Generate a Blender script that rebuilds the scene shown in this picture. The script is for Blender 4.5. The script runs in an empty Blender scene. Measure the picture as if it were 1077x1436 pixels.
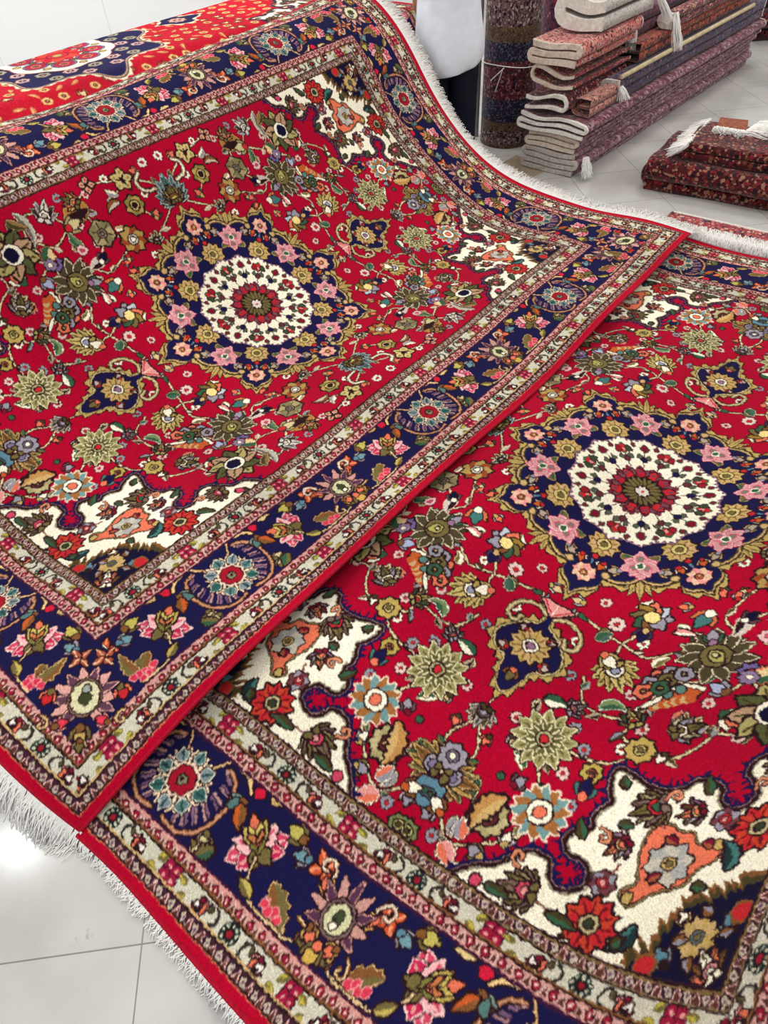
import bpy, bmesh, math, random
import numpy as np
from mathutils import Vector, Matrix
random.seed(7); RNG=np.random.default_rng(11)
COL=bpy.context.scene.collection
K=1.3                      # metres per rug design unit
HA,HB=1.75,1.19            # half length / half width of a big rug in design units
# ------------------------------------------------------------------ helpers
def link(o,parent=None):
    COL.objects.link(o)
    if parent is not None: o.parent=parent
    return o
def tag(o,label,cat,group=None,kind=None):
    if label: o['label']=label
    if cat: o['category']=cat
    if group: o['group']=group
    if kind: o['kind']=kind
    return o
def empty(name,loc,label,cat,group=None):
    o=bpy.data.objects.new(name,None); o.empty_display_size=.1; o.location=loc
    link(o); return tag(o,label,cat,group)
def mesh_obj(name,V,F,mat,parent=None,smooth=True):
    me=bpy.data.meshes.new(name); me.from_pydata([tuple(v) for v in V],[],[tuple(f) for f in F]); me.update()
    if smooth: me.polygons.foreach_set('use_smooth',np.ones(len(me.polygons),bool))
    o=bpy.data.objects.new(name,me); me.materials.append(mat)
    link(o)
    if parent is not None:
        o.parent=parent
        o.matrix_parent_inverse=Matrix.Translation(parent.location).inverted() if parent.type=='EMPTY' else Matrix()
    return o
def srgb(c):
    c=np.asarray(c,float)/255.; return np.where(c<=.04045,c/12.92,((c+.055)/1.055)**2.4)
def new_mat(name,rough=.8,spec=.3,sheen=0.):
    m=bpy.data.materials.new(name); m.use_nodes=True; nt=m.node_tree; b=nt.nodes['Principled BSDF']
    b.inputs['Roughness'].default_value=rough; b.inputs['Specular IOR Level'].default_value=spec
    if sheen: b.inputs['Sheen Weight'].default_value=sheen; b.inputs['Sheen Roughness'].default_value=.5
    return m,nt,b
def plain(name,rgb,rough=.8,spec=.3,noise=.12,scale=60.,bump=0.,sheen=0.):
    m,nt,b=new_mat(name,rough,spec,sheen); N=nt.nodes; L=nt.links
    tc=N.new('ShaderNodeTexCoord'); no=N.new('ShaderNodeTexNoise'); no.inputs['Scale'].default_value=scale; no.inputs['Detail'].default_value=4
    L.new(tc.outputs['Object'],no.inputs['Vector'])
    r=N.new('ShaderNodeValToRGB'); c=srgb(rgb)
    r.color_ramp.elements[0].color=(*[x*(1-noise*2) for x in c],1); r.color_ramp.elements[1].color=(*[min(1,x*(1+noise)) for x in c],1)
    r.color_ramp.elements[0].position=.3; r.color_ramp.elements[1].position=.7
    L.new(no.outputs['Fac'],r.inputs['Fac']); L.new(r.outputs['Color'],b.inputs['Base Color'])
    if bump:
        bp=N.new('ShaderNodeBump'); bp.inputs['Strength'].default_value=bump; bp.inputs['Distance'].default_value=.01
        L.new(no.outputs['Fac'],bp.inputs['Height']); L.new(bp.outputs['Normal'],b.inputs['Normal'])
    return m
# ------------------------------------------------------------------ weaving canvas (knot chart drawn in rug units)
class Cv:
    def __init__(s,x0,y0,w,h,px,col):
        s.x0,s.y0,s.px=x0,y0,px; s.nx=int(round(w/px)); s.ny=int(round(h/px))
        s.a=np.empty((s.nx,s.ny,3),np.float32); s.a[:]=np.array(col,np.float32)
        s.T=None
    def tf(s,x=0,y=0,ang=0.,sc=1.,fx=1.,fy=1.):
        c,n=math.cos(ang),math.sin(ang)
        s.T=(np.array([[c*sc*fx,-n*sc*fy],[n*sc*fx,c*sc*fy]]),np.array([x,y])); return s
    def pts(s,p):
        p=np.asarray(p,float)
        if s.T is not None: p=p@s.T[0].T+s.T[1]
        return (p-[s.x0,s.y0])/s.px
    def poly(s,p,col,raw=False):
        q=p if raw else s.pts(p)
        lo=np.floor(q.min(0)).astype(int); hi=np.ceil(q.max(0)).astype(int)+1
        i0,j0=max(lo[0],0),max(lo[1],0); i1,j1=min(hi[0],s.nx),min(hi[1],s.ny)
        if i1<=i0 or j1<=j0: return
        X=np.arange(i0,i1)+.5; Y=np.arange(j0,j1)+.5
        ins=np.zeros((len(X),len(Y)),bool)
        for k in range(len(q)):
            x1,y1=q[k-1]; x2,y2=q[k]
            if y1==y2: continue
            c=(y1>Y)!=(y2>Y)
            if not c.any(): continue
            xi=x1+(Y-y1)*(x2-x1)/(y2-y1)
            ins^=c[None,:]&(X[:,None]<xi[None,:])
        s.a[i0:i1,j0:j1][ins]=np.array(col,np.float32)
    def line(s,p,w,col,closed=False):
        q=s.pts(p); r=w/s.px/2
        n=len(q)
        for k in range(n if closed else n-1):
            A=q[k];B=q[(k+1)%n]
            lo=np.floor(np.minimum(A,B)-r-1).astype(int); hi=np.ceil(np.maximum(A,B)+r+1).astype(int)
            i0,j0=max(lo[0],0),max(lo[1],0); i1,j1=min(hi[0],s.nx),min(hi[1],s.ny)
            if i1<=i0 or j1<=j0: continue
            X=np.arange(i0,i1)[:,None]+.5-A[0]; Y=np.arange(j0,j1)[None,:]+.5-A[1]
            d=B-A; L=d@d
            t=np.clip((X*d[0]+Y*d[1])/(L+1e-9),0,1)
            D=(X-t*d[0])**2+(Y-t*d[1])**2
            s.a[i0:i1,j0:j1][D<=r*r]=np.array(col,np.float32)
    def shape(s,p,col,ol=None,w=.005):
        if ol is not None: s.line(p,w*2,ol,True)
        s.poly(p,col)
    def disc(s,x,y,r,col,ol=None,w=.004,n=14):
        t=np.linspace(0,2*np.pi,n,endpoint=False)
        if ol is not None: s.poly(np.stack([x+(r+w)*np.cos(t),y+(r+w)*np.sin(t)],1),ol)
        s.poly(np.stack([x+r*np.cos(t),y+r*np.sin(t)],1),col)
def smooth(p,n=5,closed=False):
    p=np.asarray(p,float); out=[]
    N=len(p)
    for i in range(N if closed else N-1):
        g=(lambda k:p[k%N]) if closed else (lambda k:p[min(max(k,0),N-1)])
        a,b,c,d=g(i-1),g(i),g(i+1),g(i+2)
        for t in np.arange(n)/n:
            out.append(.5*((2*b)+(c-a)*t+(2*a-5*b+4*c-d)*t*t+(-a+3*b-3*c+d)*t**3))
    if not closed: out.append(p[-1])
    return np.array(out)
def C(*c): return tuple(c)
RED=C(170,5,42); NAVY=C(25,23,68); NVD=C(18,16,48); IVO=C(250,243,218); INK=C(42,22,26); OLV=C(112,100,58); OLD=C(70,62,36)
GLD=C(192,164,96); TAN=C(204,170,116); PNK=C(228,150,146); ROS=C(206,70,98); SAL=C(226,116,86); TEA=C(66,116,112); GRN=C(54,92,66)
GRY=C(150,146,158); LIL=C(148,110,140); BRN=C(128,84,46); ORG=C(196,92,44); WGD=C(206,202,182); MAR=C(120,22,44); CRM=C(226,206,160); BLU=C(92,132,150); RD2=C(192,40,46); SEL=C(178,6,42); YEL=C(190,176,70)
# -------- motifs (drawn with the canvas transform set by caller)
def petal(L,wd,r0=0.,n=5,tip=0.):
    # teardrop along +y from r0 to r0+L
    t=np.linspace(0,1,n+2)
    w=np.sin(np.pi*t**(.8))*wd*(1-tip*t)
    r=np.stack([w,r0+L*t],1); l=np.stack([-w,r0+L*t],1)
    return np.concatenate([r,l[::-1][1:-1]])
def rot(p,a):
    c,n=math.cos(a),math.sin(a); p=np.asarray(p); return np.stack([p[:,0]*c-p[:,1]*n,p[:,0]*n+p[:,1]*c],1)
def rosette(cv,x,y,r,n,cp,ol,core,core2,cr=.42,a0=0.,wd=1.,alt=None,w=.005,line=None):
    cv.tf(x,y,a0); wp=r*math.sin(math.pi/n)*1.02*wd
    P=[rot(petal(r*.86,wp,r*.16),k*2*math.pi/n) for k in range(n)]
    for p in P: cv.line(p,w*2,ol,True)
    for k,p in enumerate(P): cv.poly(p,(alt if alt is not None and k%2 else cp))
    if line is not None:
        for k in range(n): cv.line(rot([[0,r*.45],[0,r*.8]],k*2*math.pi/n),w*.9,line)
    cv.disc(0,0,r*cr,core,INK,w*.8); cv.disc(0,0,r*cr*.5,core2,INK if core2!=core else None,w*.6)
def lotus(cv,x,y,r,ang,c1,c2,edge,core,n=12,sx=1.):
    # many-pointed flower: outer pointed petals with light edge, inner row
    cv.tf(x,y,ang)
    for row,(rr,q,ph) in enumerate(((1.,n,0.),(.68,n,.5))):
        P=[rot(petal(r*rr*.8,r*rr*math.sin(math.pi/q)*.95,r*rr*.2,5,.35),(k+ph)*2*math.pi/q) for k in range(q)]
        P=[p*[sx,1] for p in P]
        if row==0:
            for p in P: cv.line(p,.013,INK,True)
        for p in P: cv.line(p,.0065,edge,True)
        for p in P: cv.poly(p,c1 if row==0 else c2)
        for k,p in enumerate(P):
            cv.line(np.array([rot([[0,r*rr*.35],[0,r*rr*.75]],(k+ph)*2*math.pi/q)[i]*[sx,1] for i in (0,1)]),.0055,c2 if row==0 else edge)
    cv.disc(0,0,r*.24,C(176,170,120),INK,.005); cv.disc(0,0,r*.12,core,INK,.004)
def fan(cv,x,y,ang,r,cols,core,core2,edge,n=7,spread=2.2,w=.005):
    # palmette: serrated fan of leaves opening along +y with a heart at its foot
    cv.tf(x,y,ang)
    ks=sorted(range(n),key=lambda k:-abs(k-(n-1)/2))
    for k in ks:
        a=(k-(n-1)/2)/((n-1)/2)*spread/2
        L=r*(1.25-.28*abs(a)); p=rot(petal(L,r*.24,0,6,.25),-a)-[0,r*.45]
        cv.line(p,w*2,INK,True); cv.line(p,w,edge,True); cv.poly(p,cols[k%len(cols)])
        cv.line(rot([[0,L*.35],[0,L*.85]],-a)-[0,r*.45],w*.9,OLD)
    cv.disc(0,-r*.28,r*.33,core,INK,w); cv.disc(0,-r*.28,r*.18,core2,INK,w*.6)
    for q in (-1,1):
        p=rot(petal(r*.45,r*.14),q*2.0)-[0,r*.45]; cv.shape(p,cols[-1],INK,w)
def leaf(cv,x,y,ang,L,wd,bend,c1,c2,ol=INK,edge=None,w=.0045,ser=0):
    t=np.linspace(0,1,13); a=bend*t
    cx=np.cumsum(np.r_[0,np.sin(a[1:])])*L/12; cy=np.cumsum(np.r_[0,np.cos(a[1:])])*L/12
    h=np.sin(np.pi*t**.75)*wd
    if ser: h=h*(1+.45*((np.arange(13)%2)-.3))
    nx,ny=np.cos(a),-np.sin(a)
    l=np.stack([cx+nx*h,cy+ny*h],1); r=np.stack([cx-nx*h,cy-ny*h],1); m=np.stack([cx,cy],1)
    cv.tf(x,y,ang)
    P=np.concatenate([l,r[::-1]])
    cv.line(P,w*2,ol,True)
    if edge is not None: cv.line(P,w,edge,True)
    cv.poly(P,c1); cv.poly(np.concatenate([m,r[::-1]]),c2)
def stem(cv,p,c=CRM,w=.0055,ol=INK,n=6):
    cv.T=None; q=smooth(p,n); cv.line(q,w*2.1,ol); cv.line(q,w,c)
def curl(cv,x,y,ang,s,flip=1,c=CRM,c2=GRN):
    cv.tf(x,y,ang,s,flip)
    p=smooth([[0,0],[.1,.5],[.5,.85],[.9,.6],[.8,.25],[.55,.3]],5)
    cv.line(p,.2*s if False else .013,INK); cv.line(p,.0075,c2); cv.line(p+[.06,.03],.004,c)
def bud(cv,x,y,ang,r,c1,c2,c3):
    cv.tf(x,y,ang)
    for q in (-1,1): cv.shape(rot(petal(r*1.1,r*.32),q*.75),c2,INK,.004)
    cv.shape(petal(r*1.35,r*.42),c1,INK,.004); cv.disc(0,0,r*.3,c3,INK,.003)
def daisy(cv,x,y,r,cp,cc,n=7):
    cv.tf(x,y,.2)
    cv.disc(0,0,r*.98,INK)
    for k in range(n): cv.disc(r*.62*math.cos(k*2*math.pi/n),r*.62*math.sin(k*2*math.pi/n),r*.3,cp,None,n=8)
    cv.disc(0,0,r*.3,cc,None,n=8)
CTRL_A=[[-1.2,0.721,-0.607],[-1.406,0.568,-0.329],[-1.582,0.481,-0.014],[-1.791,0.708,0.409],[-2.017,0.892,0.242],[-2.246,1.097,0.225],[-2.456,1.284,0.288],[-2.686,1.494,0.35],[-2.853,1.643,0.568],[-2.987,1.757,0.814],[-3.156,1.91,1.017],[-3.308,2.046,1.24],[-3.51,2.238,1.408],[-0.773,0.568,-0.094],[-0.977,0.696,0.107],[-1.194,0.908,0.284],[-1.42,1.109,0.24],[-1.648,1.313,0.251],[-1.873,1.508,0.196],[-2.106,1.722,0.212],[-2.3,1.897,0.381],[-2.461,2.037,0.595],[-2.6,2.158,0.837],[-2.753,2.293,1.062],[-2.929,2.454,1.252],[-3.097,2.604,1.445],[-0.37,0.904,0.167],[-0.601,1.125,0.261],[-0.827,1.324,0.189],[-1.051,1.532,0.269],[-1.275,1.718,0.139],[-1.504,1.926,0.164],[-1.714,2.118,0.274],[-1.922,2.305,0.392],[-2.095,2.46,0.596],[-2.203,2.547,0.871],[-2.363,2.69,1.089],[-2.541,2.854,1.271],[-2.727,3.027,1.448],[-0.009,1.344,0.255],[-0.231,1.534,0.171],[-0.459,1.733,0.137],[-0.675,1.942,0.235],[-0.903,2.139,0.147],[-1.13,2.339,0.171],[-1.348,2.537,0.251],[-1.542,2.713,0.409],[-1.705,2.857,0.624],[-1.807,2.94,0.901],[-1.974,3.088,1.115],[-2.19,3.289,1.226],[-2.426,3.492,1.273],[0.345,1.761,0.287],[0.142,1.948,0.174],[-0.086,2.149,0.103],[-0.307,2.352,0.181],[-0.532,2.554,0.121],[-0.758,2.758,0.158],[-0.972,2.946,0.269],[-1.168,3.128,0.412],[-1.335,3.275,0.629],[-1.414,3.336,0.928],[-1.605,3.507,1.121],[-1.843,3.716,1.127],[-2.083,3.889,1.01],[0.744,2.155,0.18],[0.516,2.358,0.141],[0.29,2.561,0.123],[0.071,2.762,0.213],[-0.154,2.965,0.175],[-0.378,3.167,0.17],[-0.601,3.365,0.251],[-0.777,3.527,0.441],[-0.923,3.651,0.674],[-1.048,3.758,0.932],[-1.241,3.925,1.113],[-1.484,4.139,1.109],[-1.646,4.289,0.848],[1.112,2.572,0.011],[0.888,2.774,0.085],[0.662,2.977,0.097],[0.44,3.178,0.155],[0.215,3.381,0.103],[-0.01,3.584,0.166],[-0.216,3.768,0.288],[-0.419,3.951,0.428],[-0.569,4.08,0.666],[-0.691,4.186,0.921],[-0.873,4.342,1.122],[-1.114,4.552,1.164],[-1.294,4.748,0.94],[1.486,2.985,0.202],[1.26,3.188,0.165],[1.034,3.39,0.136],[0.813,3.593,0.204],[0.589,3.795,0.135],[0.361,3.998,0.16],[0.145,4.192,0.27],[-0.024,4.343,0.476],[-0.208,4.504,0.659],[-0.351,4.627,0.898],[-0.49,4.745,1.145],[-0.746,4.977,1.21],[-0.843,5.077,0.761],[1.855,3.399,0.046],[1.631,3.602,0.133],[1.407,3.806,0.085],[1.183,4.01,0.152],[0.957,4.212,0.102],[0.729,4.417,0.156],[0.54,4.586,0.327],[0.331,4.769,0.455],[0.162,4.921,0.666],[0.062,5.004,0.95],[-0.123,5.166,1.146],[-0.355,5.374,1.197],[-0.566,5.587,1.002],[2.233,3.81,0.126],[2.008,4.009,0.227],[1.786,4.214,0.185],[1.558,4.419,0.152],[1.335,4.624,0.174],[1.11,4.827,0.18],[0.879,5.026,0.269],[0.745,5.154,0.527],[0.549,5.319,0.688],[0.408,5.446,0.927],[0.247,5.585,1.143],[0.022,5.776,1.259],[-0.2,5.994,1.235],[2.579,4.18,0.298],[2.393,4.427,-0.131],[2.148,4.631,0.245],[1.936,4.835,0.077],[1.705,5.035,0.189],[1.482,5.232,0.256],[1.284,5.427,0.302],[0.882,5.72,0.197],[0.876,5.784,0.639],[0.775,5.857,0.922],[0.603,6.016,1.132],[0.417,6.173,1.307],[0.163,6.396,1.291]]
CTRL_B=[[0.208,-0.976,1.397],[0.075,-0.85,1.151],[0.071,-0.863,0.813],[-0.282,-0.604,0.665],[-0.335,-0.567,0.38],[-0.573,-0.403,0.127],[-0.834,-0.094,0.372],[-1.036,-0.043,0.007],[-1.199,0.392,-0.493],[-1.493,0.352,-0.078],[-1.704,0.657,0.436],[-1.955,0.761,-0.296],[-2.158,1.168,0.691],[0.468,-0.419,1.444],[0.383,-0.38,1.14],[0.276,-0.312,0.861],[0.231,-0.297,0.538],[-0.007,-0.109,0.358],[-0.232,0.115,0.348],[-0.407,0.21,0.006],[-0.64,0.452,-0.021],[-0.88,0.615,0.081],[-1.113,0.846,0.135],[-1.343,1.036,0.01],[-1.576,1.258,0.193],[-1.802,1.422,-0.138],[0.855,-0.015,1.387],[0.76,0.05,1.104],[0.614,0.151,0.843],[0.54,0.193,0.546],[0.418,0.264,0.255],[0.2,0.441,0.079],[-0.036,0.67,0.075],[-0.273,0.866,0.052],[-0.504,1.069,0.176],[-0.734,1.262,0.01],[-0.965,1.473,0.152],[-1.197,1.668,0.007],[-1.429,1.879,0.074],[1.311,0.338,1.3],[1.18,0.421,1.028],[1.053,0.517,0.766],[0.936,0.58,0.481],[0.77,0.721,0.251],[0.565,0.898,0.104],[0.332,1.096,0.055],[0.104,1.294,0.153],[-0.133,1.498,0.135],[-0.357,1.693,0.045],[-0.592,1.897,0.028],[-0.824,2.1,0.046],[-1.06,2.303,0.032],[1.74,0.693,1.207],[1.602,0.799,0.948],[1.521,0.817,0.64],[1.358,0.96,0.401],[1.15,1.144,0.253],[0.946,1.321,0.101],[0.704,1.53,0.054],[0.478,1.726,0.127],[0.241,1.931,0.172],[0.018,2.122,0.045],[-0.218,2.326,0.057],[-0.451,2.527,0.069],[-0.684,2.732,0.089],[2.197,1.018,1.098],[2.057,1.122,0.844],[1.926,1.224,0.576],[1.739,1.383,0.374],[1.499,1.595,0.327],[1.318,1.752,0.126],[1.083,1.953,0.04],[0.857,2.153,0.16],[0.621,2.357,0.133],[0.391,2.551,0.047],[0.155,2.755,0.045],[-0.079,2.956,0.029],[-0.314,3.159,0.012],[2.641,1.366,0.993],[2.477,1.502,0.766],[2.305,1.647,0.551],[2.107,1.818,0.383],[1.909,1.99,0.217],[1.697,2.171,0.068],[1.459,2.381,0.05],[1.229,2.583,0.129],[0.992,2.784,0.085],[0.759,2.984,0.057],[0.524,3.186,0.05],[0.29,3.387,0.086],[0.054,3.588,0.086],[3.057,1.753,0.913],[2.869,1.913,0.726],[2.681,2.074,0.541],[2.484,2.243,0.371],[2.274,2.425,0.235],[2.063,2.613,0.113],[1.832,2.81,0.031],[1.596,3.015,0.095],[1.363,3.214,0.038],[1.128,3.417,0.046],[0.894,3.618,0.028],[0.659,3.82,0.025],[0.423,4.02,0.027],[3.46,2.149,0.845],[3.264,2.318,0.676],[3.073,2.483,0.495],[2.866,2.665,0.352],[2.653,2.852,0.227],[2.434,3.042,0.113],[2.2,3.245,0.078],[1.965,3.445,0.065],[1.731,3.647,0.056],[1.496,3.847,0.1],[1.262,4.049,0.085],[1.027,4.25,0.095],[0.792,4.451,0.094],[3.857,2.554,0.79],[3.656,2.729,0.633],[3.452,2.908,0.482],[3.239,3.095,0.357],[3.007,3.295,0.29],[2.797,3.48,0.163],[2.568,3.677,0.082],[2.334,3.879,0.085],[2.099,4.081,0.011],[1.868,4.278,0.114],[1.632,4.48,0.106],[1.397,4.682,0.115],[1.162,4.883,0.092],[4.231,2.984,0.787],[4.033,3.155,0.625],[3.825,3.337,0.486],[3.602,3.531,0.392],[3.413,3.699,0.19],[3.168,3.912,0.154],[2.95,4.098,0.041],[2.709,4.301,-0.117],[2.478,4.504,0.277],[2.232,4.712,0.018],[2.003,4.913,0.102],[1.766,5.113,0.013],[1.534,5.315,0.15]]
# ------------------------------------------------------------------ field chart of the big rugs (one quarter, mirrored)
BT=.449; O1=.133; O2=.341; PL=.485; PS=.483; CC=.237
FU,FV=HA-BT,HB-BT
SPAN=[(-1.31,-.141),(-1.267,-.174),(-1.236,-.214),(-1.197,-.238),(-1.172,-.262),(-1.172,-.301),(-1.203,-.318),(-1.218,-.345),(-1.205,-.380),(-1.178,-.396),(-1.146,-.380),(-1.138,-.354),(-1.135,-.327),(-1.115,-.314),(-1.090,-.322),(-1.071,-.352),(-1.040,-.345),(-1.008,-.360),(-.993,-.366),(-.969,-.349),(-.925,-.340),(-.918,-.357),(-.928,-.394),(-.938,-.426),(-.936,-.467),(-.922,-.500),(-.899,-.516),(-.896,-.55),(-.91,-.572),(-.936,-.578),(-.956,-.604),(-.948,-.634),(-.913,-.652),(-.877,-.630),(-.856,-.612),(-.82,-.62),(-.781,-.683),(-.735,-.70),(-.70,-.748)]
CART=[(-1.021,-.475),(-1.010,-.497),(-1.022,-.525),(-1.022,-.556),(-1.046,-.574),(-1.036,-.600),(-1.030,-.626),(-1.068,-.622),(-1.094,-.592),(-1.122,-.584),(-1.142,-.552),(-1.160,-.520),(-1.190,-.492),(-1.172,-.466),(-1.150,-.490),(-1.119,-.482),(-1.075,-.469)]
def medallion(cv):
    lob=[(-.5,.372),(-.44,.386),(-.36,.396),(-.28,.398),(-.21,.392),(-.17,.392),(-.175,.412),(-.16,.436),(-.11,.452),(-.05,.462),(0,.492)]
    lob=lob+[(-d,r) for d,r in lob[::-1][1:-1]]
    R=[];TH=[]
    for k in range(8):
        e=1. if k%4==0 else (.975 if k%2 else .955)
        for d,r in lob: TH.append((k+d)*math.pi/4); R.append(r*(1+(e-1)*max(0,1-abs(d)*4)))
    R=np.array(R);TH=np.array(TH)
    # resample densely for the serrated gold edge
    th=np.interp(np.linspace(0,len(TH),560),np.arange(len(TH)+1),np.r_[TH,TH[0]+2*math.pi]); rr=np.interp(np.linspace(0,len(R),560),np.arange(len(R)+1),np.r_[R,R[0]])
    pol=lambda r,t:np.stack([r*np.cos(t),r*np.sin(t)],1)
    cv.T=None
    saw=np.abs(((np.arange(560)%7)/7.)*2-1)
    cv.shape(pol(rr+.016+.018*saw,th),GLD,INK,.004)
    for k in range(8):                     # gold leaf sprays in the notches
        t=(k+.5)*math.pi/4
        for a,L in ((-.9,.055),(.9,.055),(-.45,.072),(.45,.072),(0,.085)):
            cv.tf(.375*math.cos(t),.375*math.sin(t),t-math.pi/2); cv.shape(rot(petal(L,.011,0,5,.2),a),GLD,INK,.003)
            cv.line(rot([[0,.02],[0,L*.8]],a),.003,OLV)
    cv.T=None
    cv.poly(pol(rr+.013,th),OLD); cv.poly(pol(rr+.009,th),INK); cv.poly(pol(rr+.0055,th),TAN); cv.poly(pol(rr-.001,th),OLD); cv.poly(pol(rr-.006,th),NAVY)
    P=lambda r,k:(r*math.cos(k*math.pi/4),r*math.sin(k*math.pi/4))
    for k in range(8):
        t=k*math.pi/4
        for q in (-1,1):
            x,y=P(.285,k+q*.27); leaf(cv,x,y,t-math.pi/2+q*.9,.065,.013,-q*1.6,OLV,GRN,INK,TAN)
            x,y=P(.352,k+q*.30); bud(cv,x,y,t-math.pi/2-q*1.0,.025,C(176,160,140),TAN,GRY)
            x,y=P(.345,k+q*.125); bud(cv,x,y,t-math.pi/2-q*.2,.022,ORG,IVO,RD2)
            x,y=P(.385,k+q*.19); cv.tf(x,y); cv.disc(0,0,.011,TAN,OLD)
            x,y=P(.425,k+q*.10); 
        cv.tf(0,0,t-math.pi/2); cv.line([[0,.3],[0,.38]],.006,BLU)
        x,y=P(.402,k); rosette(cv,x,y,.036,8,PNK,INK,ORG,TAN,.3,t,1.,C(232,190,160),.0035)
        x,y=P(.274,k); rosette(cv,x,y,.050,10,GLD,INK,C(214,196,120),OLV,.42,t,1.1,TAN,.004,BRN)
        x,y=P(.222,k); cv.tf(x,y); cv.disc(0,0,.011,RD2,INK)
        x,y=P(.33,k); cv.tf(x,y); cv.disc(0,0,.009,RD2,INK)
    for k in range(8):
        tt=(k+.5)*math.pi/4; x,y=P(.318,k+.5)
        cv.tf(x,y,tt-math.pi/2)
        for a,L,w_ in ((-1.9,.045,.016),(1.9,.045,.016),(-1.15,.055,.019),(1.15,.055,.019),(0,.058,.020),(math.pi,.05,.017),(-.5,.05,.016),(.5,.05,.016)):
            p=rot(petal(L,w_),a); cv.line(p,.010,ROS,True); cv.line(p,.005,C(240,196,196),True); cv.poly(p,C(206,150,150))
        for a in (-.9,.9,math.pi): cv.disc(.022*math.sin(a),.022*math.cos(a),.009,C(120,120,110),ROS,.003)
        cv.disc(0,.006,.010,GRN,IVO,.004)
    # ivory disc with 16 scallops
    th=np.linspace(0,2*math.pi,320,endpoint=False)
    m=np.abs(np.sin(th*8)); rd=.236-.016*m
    cv.T=None; cv.poly(pol(rd+.013,th),INK); cv.poly(pol(rd+.010,th),LIL); cv.poly(pol(rd+.004,th),INK)
    cv.poly(pol(rd+.001+.006*(np.arange(320)%4<2),th),IVO)
    for k in range(16):
        t=k*math.pi/8; 
        cv.tf(0,0,t-math.pi/2)
        cv.line([[0,.11],[0,.19]],.003,INK)
        if k%2==0:
            cv.shape(petal(.040,.017,.172),RD2,GRN,.005); cv.disc(0,.186,.007,PNK)
        else:
            cv.shape(petal(.036,.014,.181),MAR,GRN,.003)
        for q in (-1,1):
            cv.T=None; cv.tf(0,0,t+q*.098-math.pi/2)
            if k%2==0: cv.shape(petal(.030,.011,.174),C(150,30,40) if q>0 else C(60,70,50),INK,.003)
            cv.shape(petal(.024,.009,.146),C(84,92,74),INK,.002)
        cv.tf(0,0,t+math.pi/16-math.pi/2); cv.shape(petal(.022,.009,.199),C(110,40,50),GRN,.002)
        cv.tf(0,0,t-math.pi/2); cv.shape(petal(.026,.010,.133),NAVY if k%2 else C(100,44,52),INK,.003)
    cv.T=None
    th=np.linspace(0,2*math.pi,200,endpoint=False)
    cv.poly(pol(.106+.010*np.sin(th*16),th),C(112,40,60))
    for k in range(12):
        cv.tf(0,0,k*math.pi/6); cv.shape(petal(.042,.018,.062),RD2 if k%2 else C(176,34,52),INK,.004); cv.disc(0,.088,.006,C(90,70,90))
        cv.tf(0,0,(k+.5)*math.pi/6); cv.shape(petal(.03,.009,.072),C(120,70,80),INK,.003)
    cv.T=None; cv.disc(0,0,.066,INK,None,n=30)
    for k in range(20): cv.tf(0,0,k*math.pi/10); cv.shape(petal(.045,.0085,.02),OLV,INK,.0025)
    cv.tf(0,0); cv.disc(0,0,.026,INK); 
    for k in range(8): cv.tf(0,0,k*math.pi/4); cv.poly(petal(.02,.008,.004),C(222,214,200))
    cv.tf(0,0); cv.disc(0,0,.006,RD2)
def pendant(cv):
    # navy lozenge on the long axis, centre (.712,0), pointing outwards
    o=[(.868,0),(.845,.022),(.802,.034),(.774,.042),(.766,.068),(.736,.092),(.700,.084),(.664,.056),(.648,.030),(.632,.012),(.596,.006)]
    o=o+[(x,-y) for x,y in o[::-1][:-1]]
    p=smooth(o,6,True); c=np.array([.72,0]); d=p-c; n=d/np.linalg.norm(d,axis=1)[:,None]
    saw=np.abs(((np.arange(len(p))%6)/6.)*2-1)[:,None]
    cv.T=None
    cv.shape(p+n*(.012+.018*saw),GLD,INK,.004)
    cv.poly(p+n*.010,OLD); cv.poly(p+n*.007,C(206,190,140)); cv.poly(p+n*.002,INK); cv.poly(p-n*.003,NAVY)
    rosette(cv,.712,0,.058,12,TAN,INK,IVO,LIL,.36,0,1.,GLD,.0045,BRN)
    for x,y,r in ((.752,.05,.020),(.752,-.05,.020),(.672,.034,.016),(.672,-.034,.016)): bud(cv,x,y,0.,r,C(200,180,170),SAL,RD2)
    bud(cv,.80,0,-math.pi/2,.026,OLV,BRN,SAL)
    # fan knot + scrolls joining the medallion
    for q in (-1,1):
        cv.T=None
        cc=smooth([(.60,q*.012),(.585,q*.05),(.61,q*.095),(.655,q*.105),(.668,q*.078),(.645,q*.066)],6)
        cv.line(cc,.019,INK); cv.line(cc,.012,C(160,140,96)); cv.line(cc,.004,CRM)
    cv.shape([(.60,0),(.556,.050),(.548,.030),(.552,0),(.548,-.030),(.556,-.050)],PNK,INK,.005); cv.line([(.59,0),(.555,.04)],.004,RD2); cv.line([(.59,0),(.555,-.04)],.004,RD2); cv.line([(.59,0),(.553,0)],.004,IVO)
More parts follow.
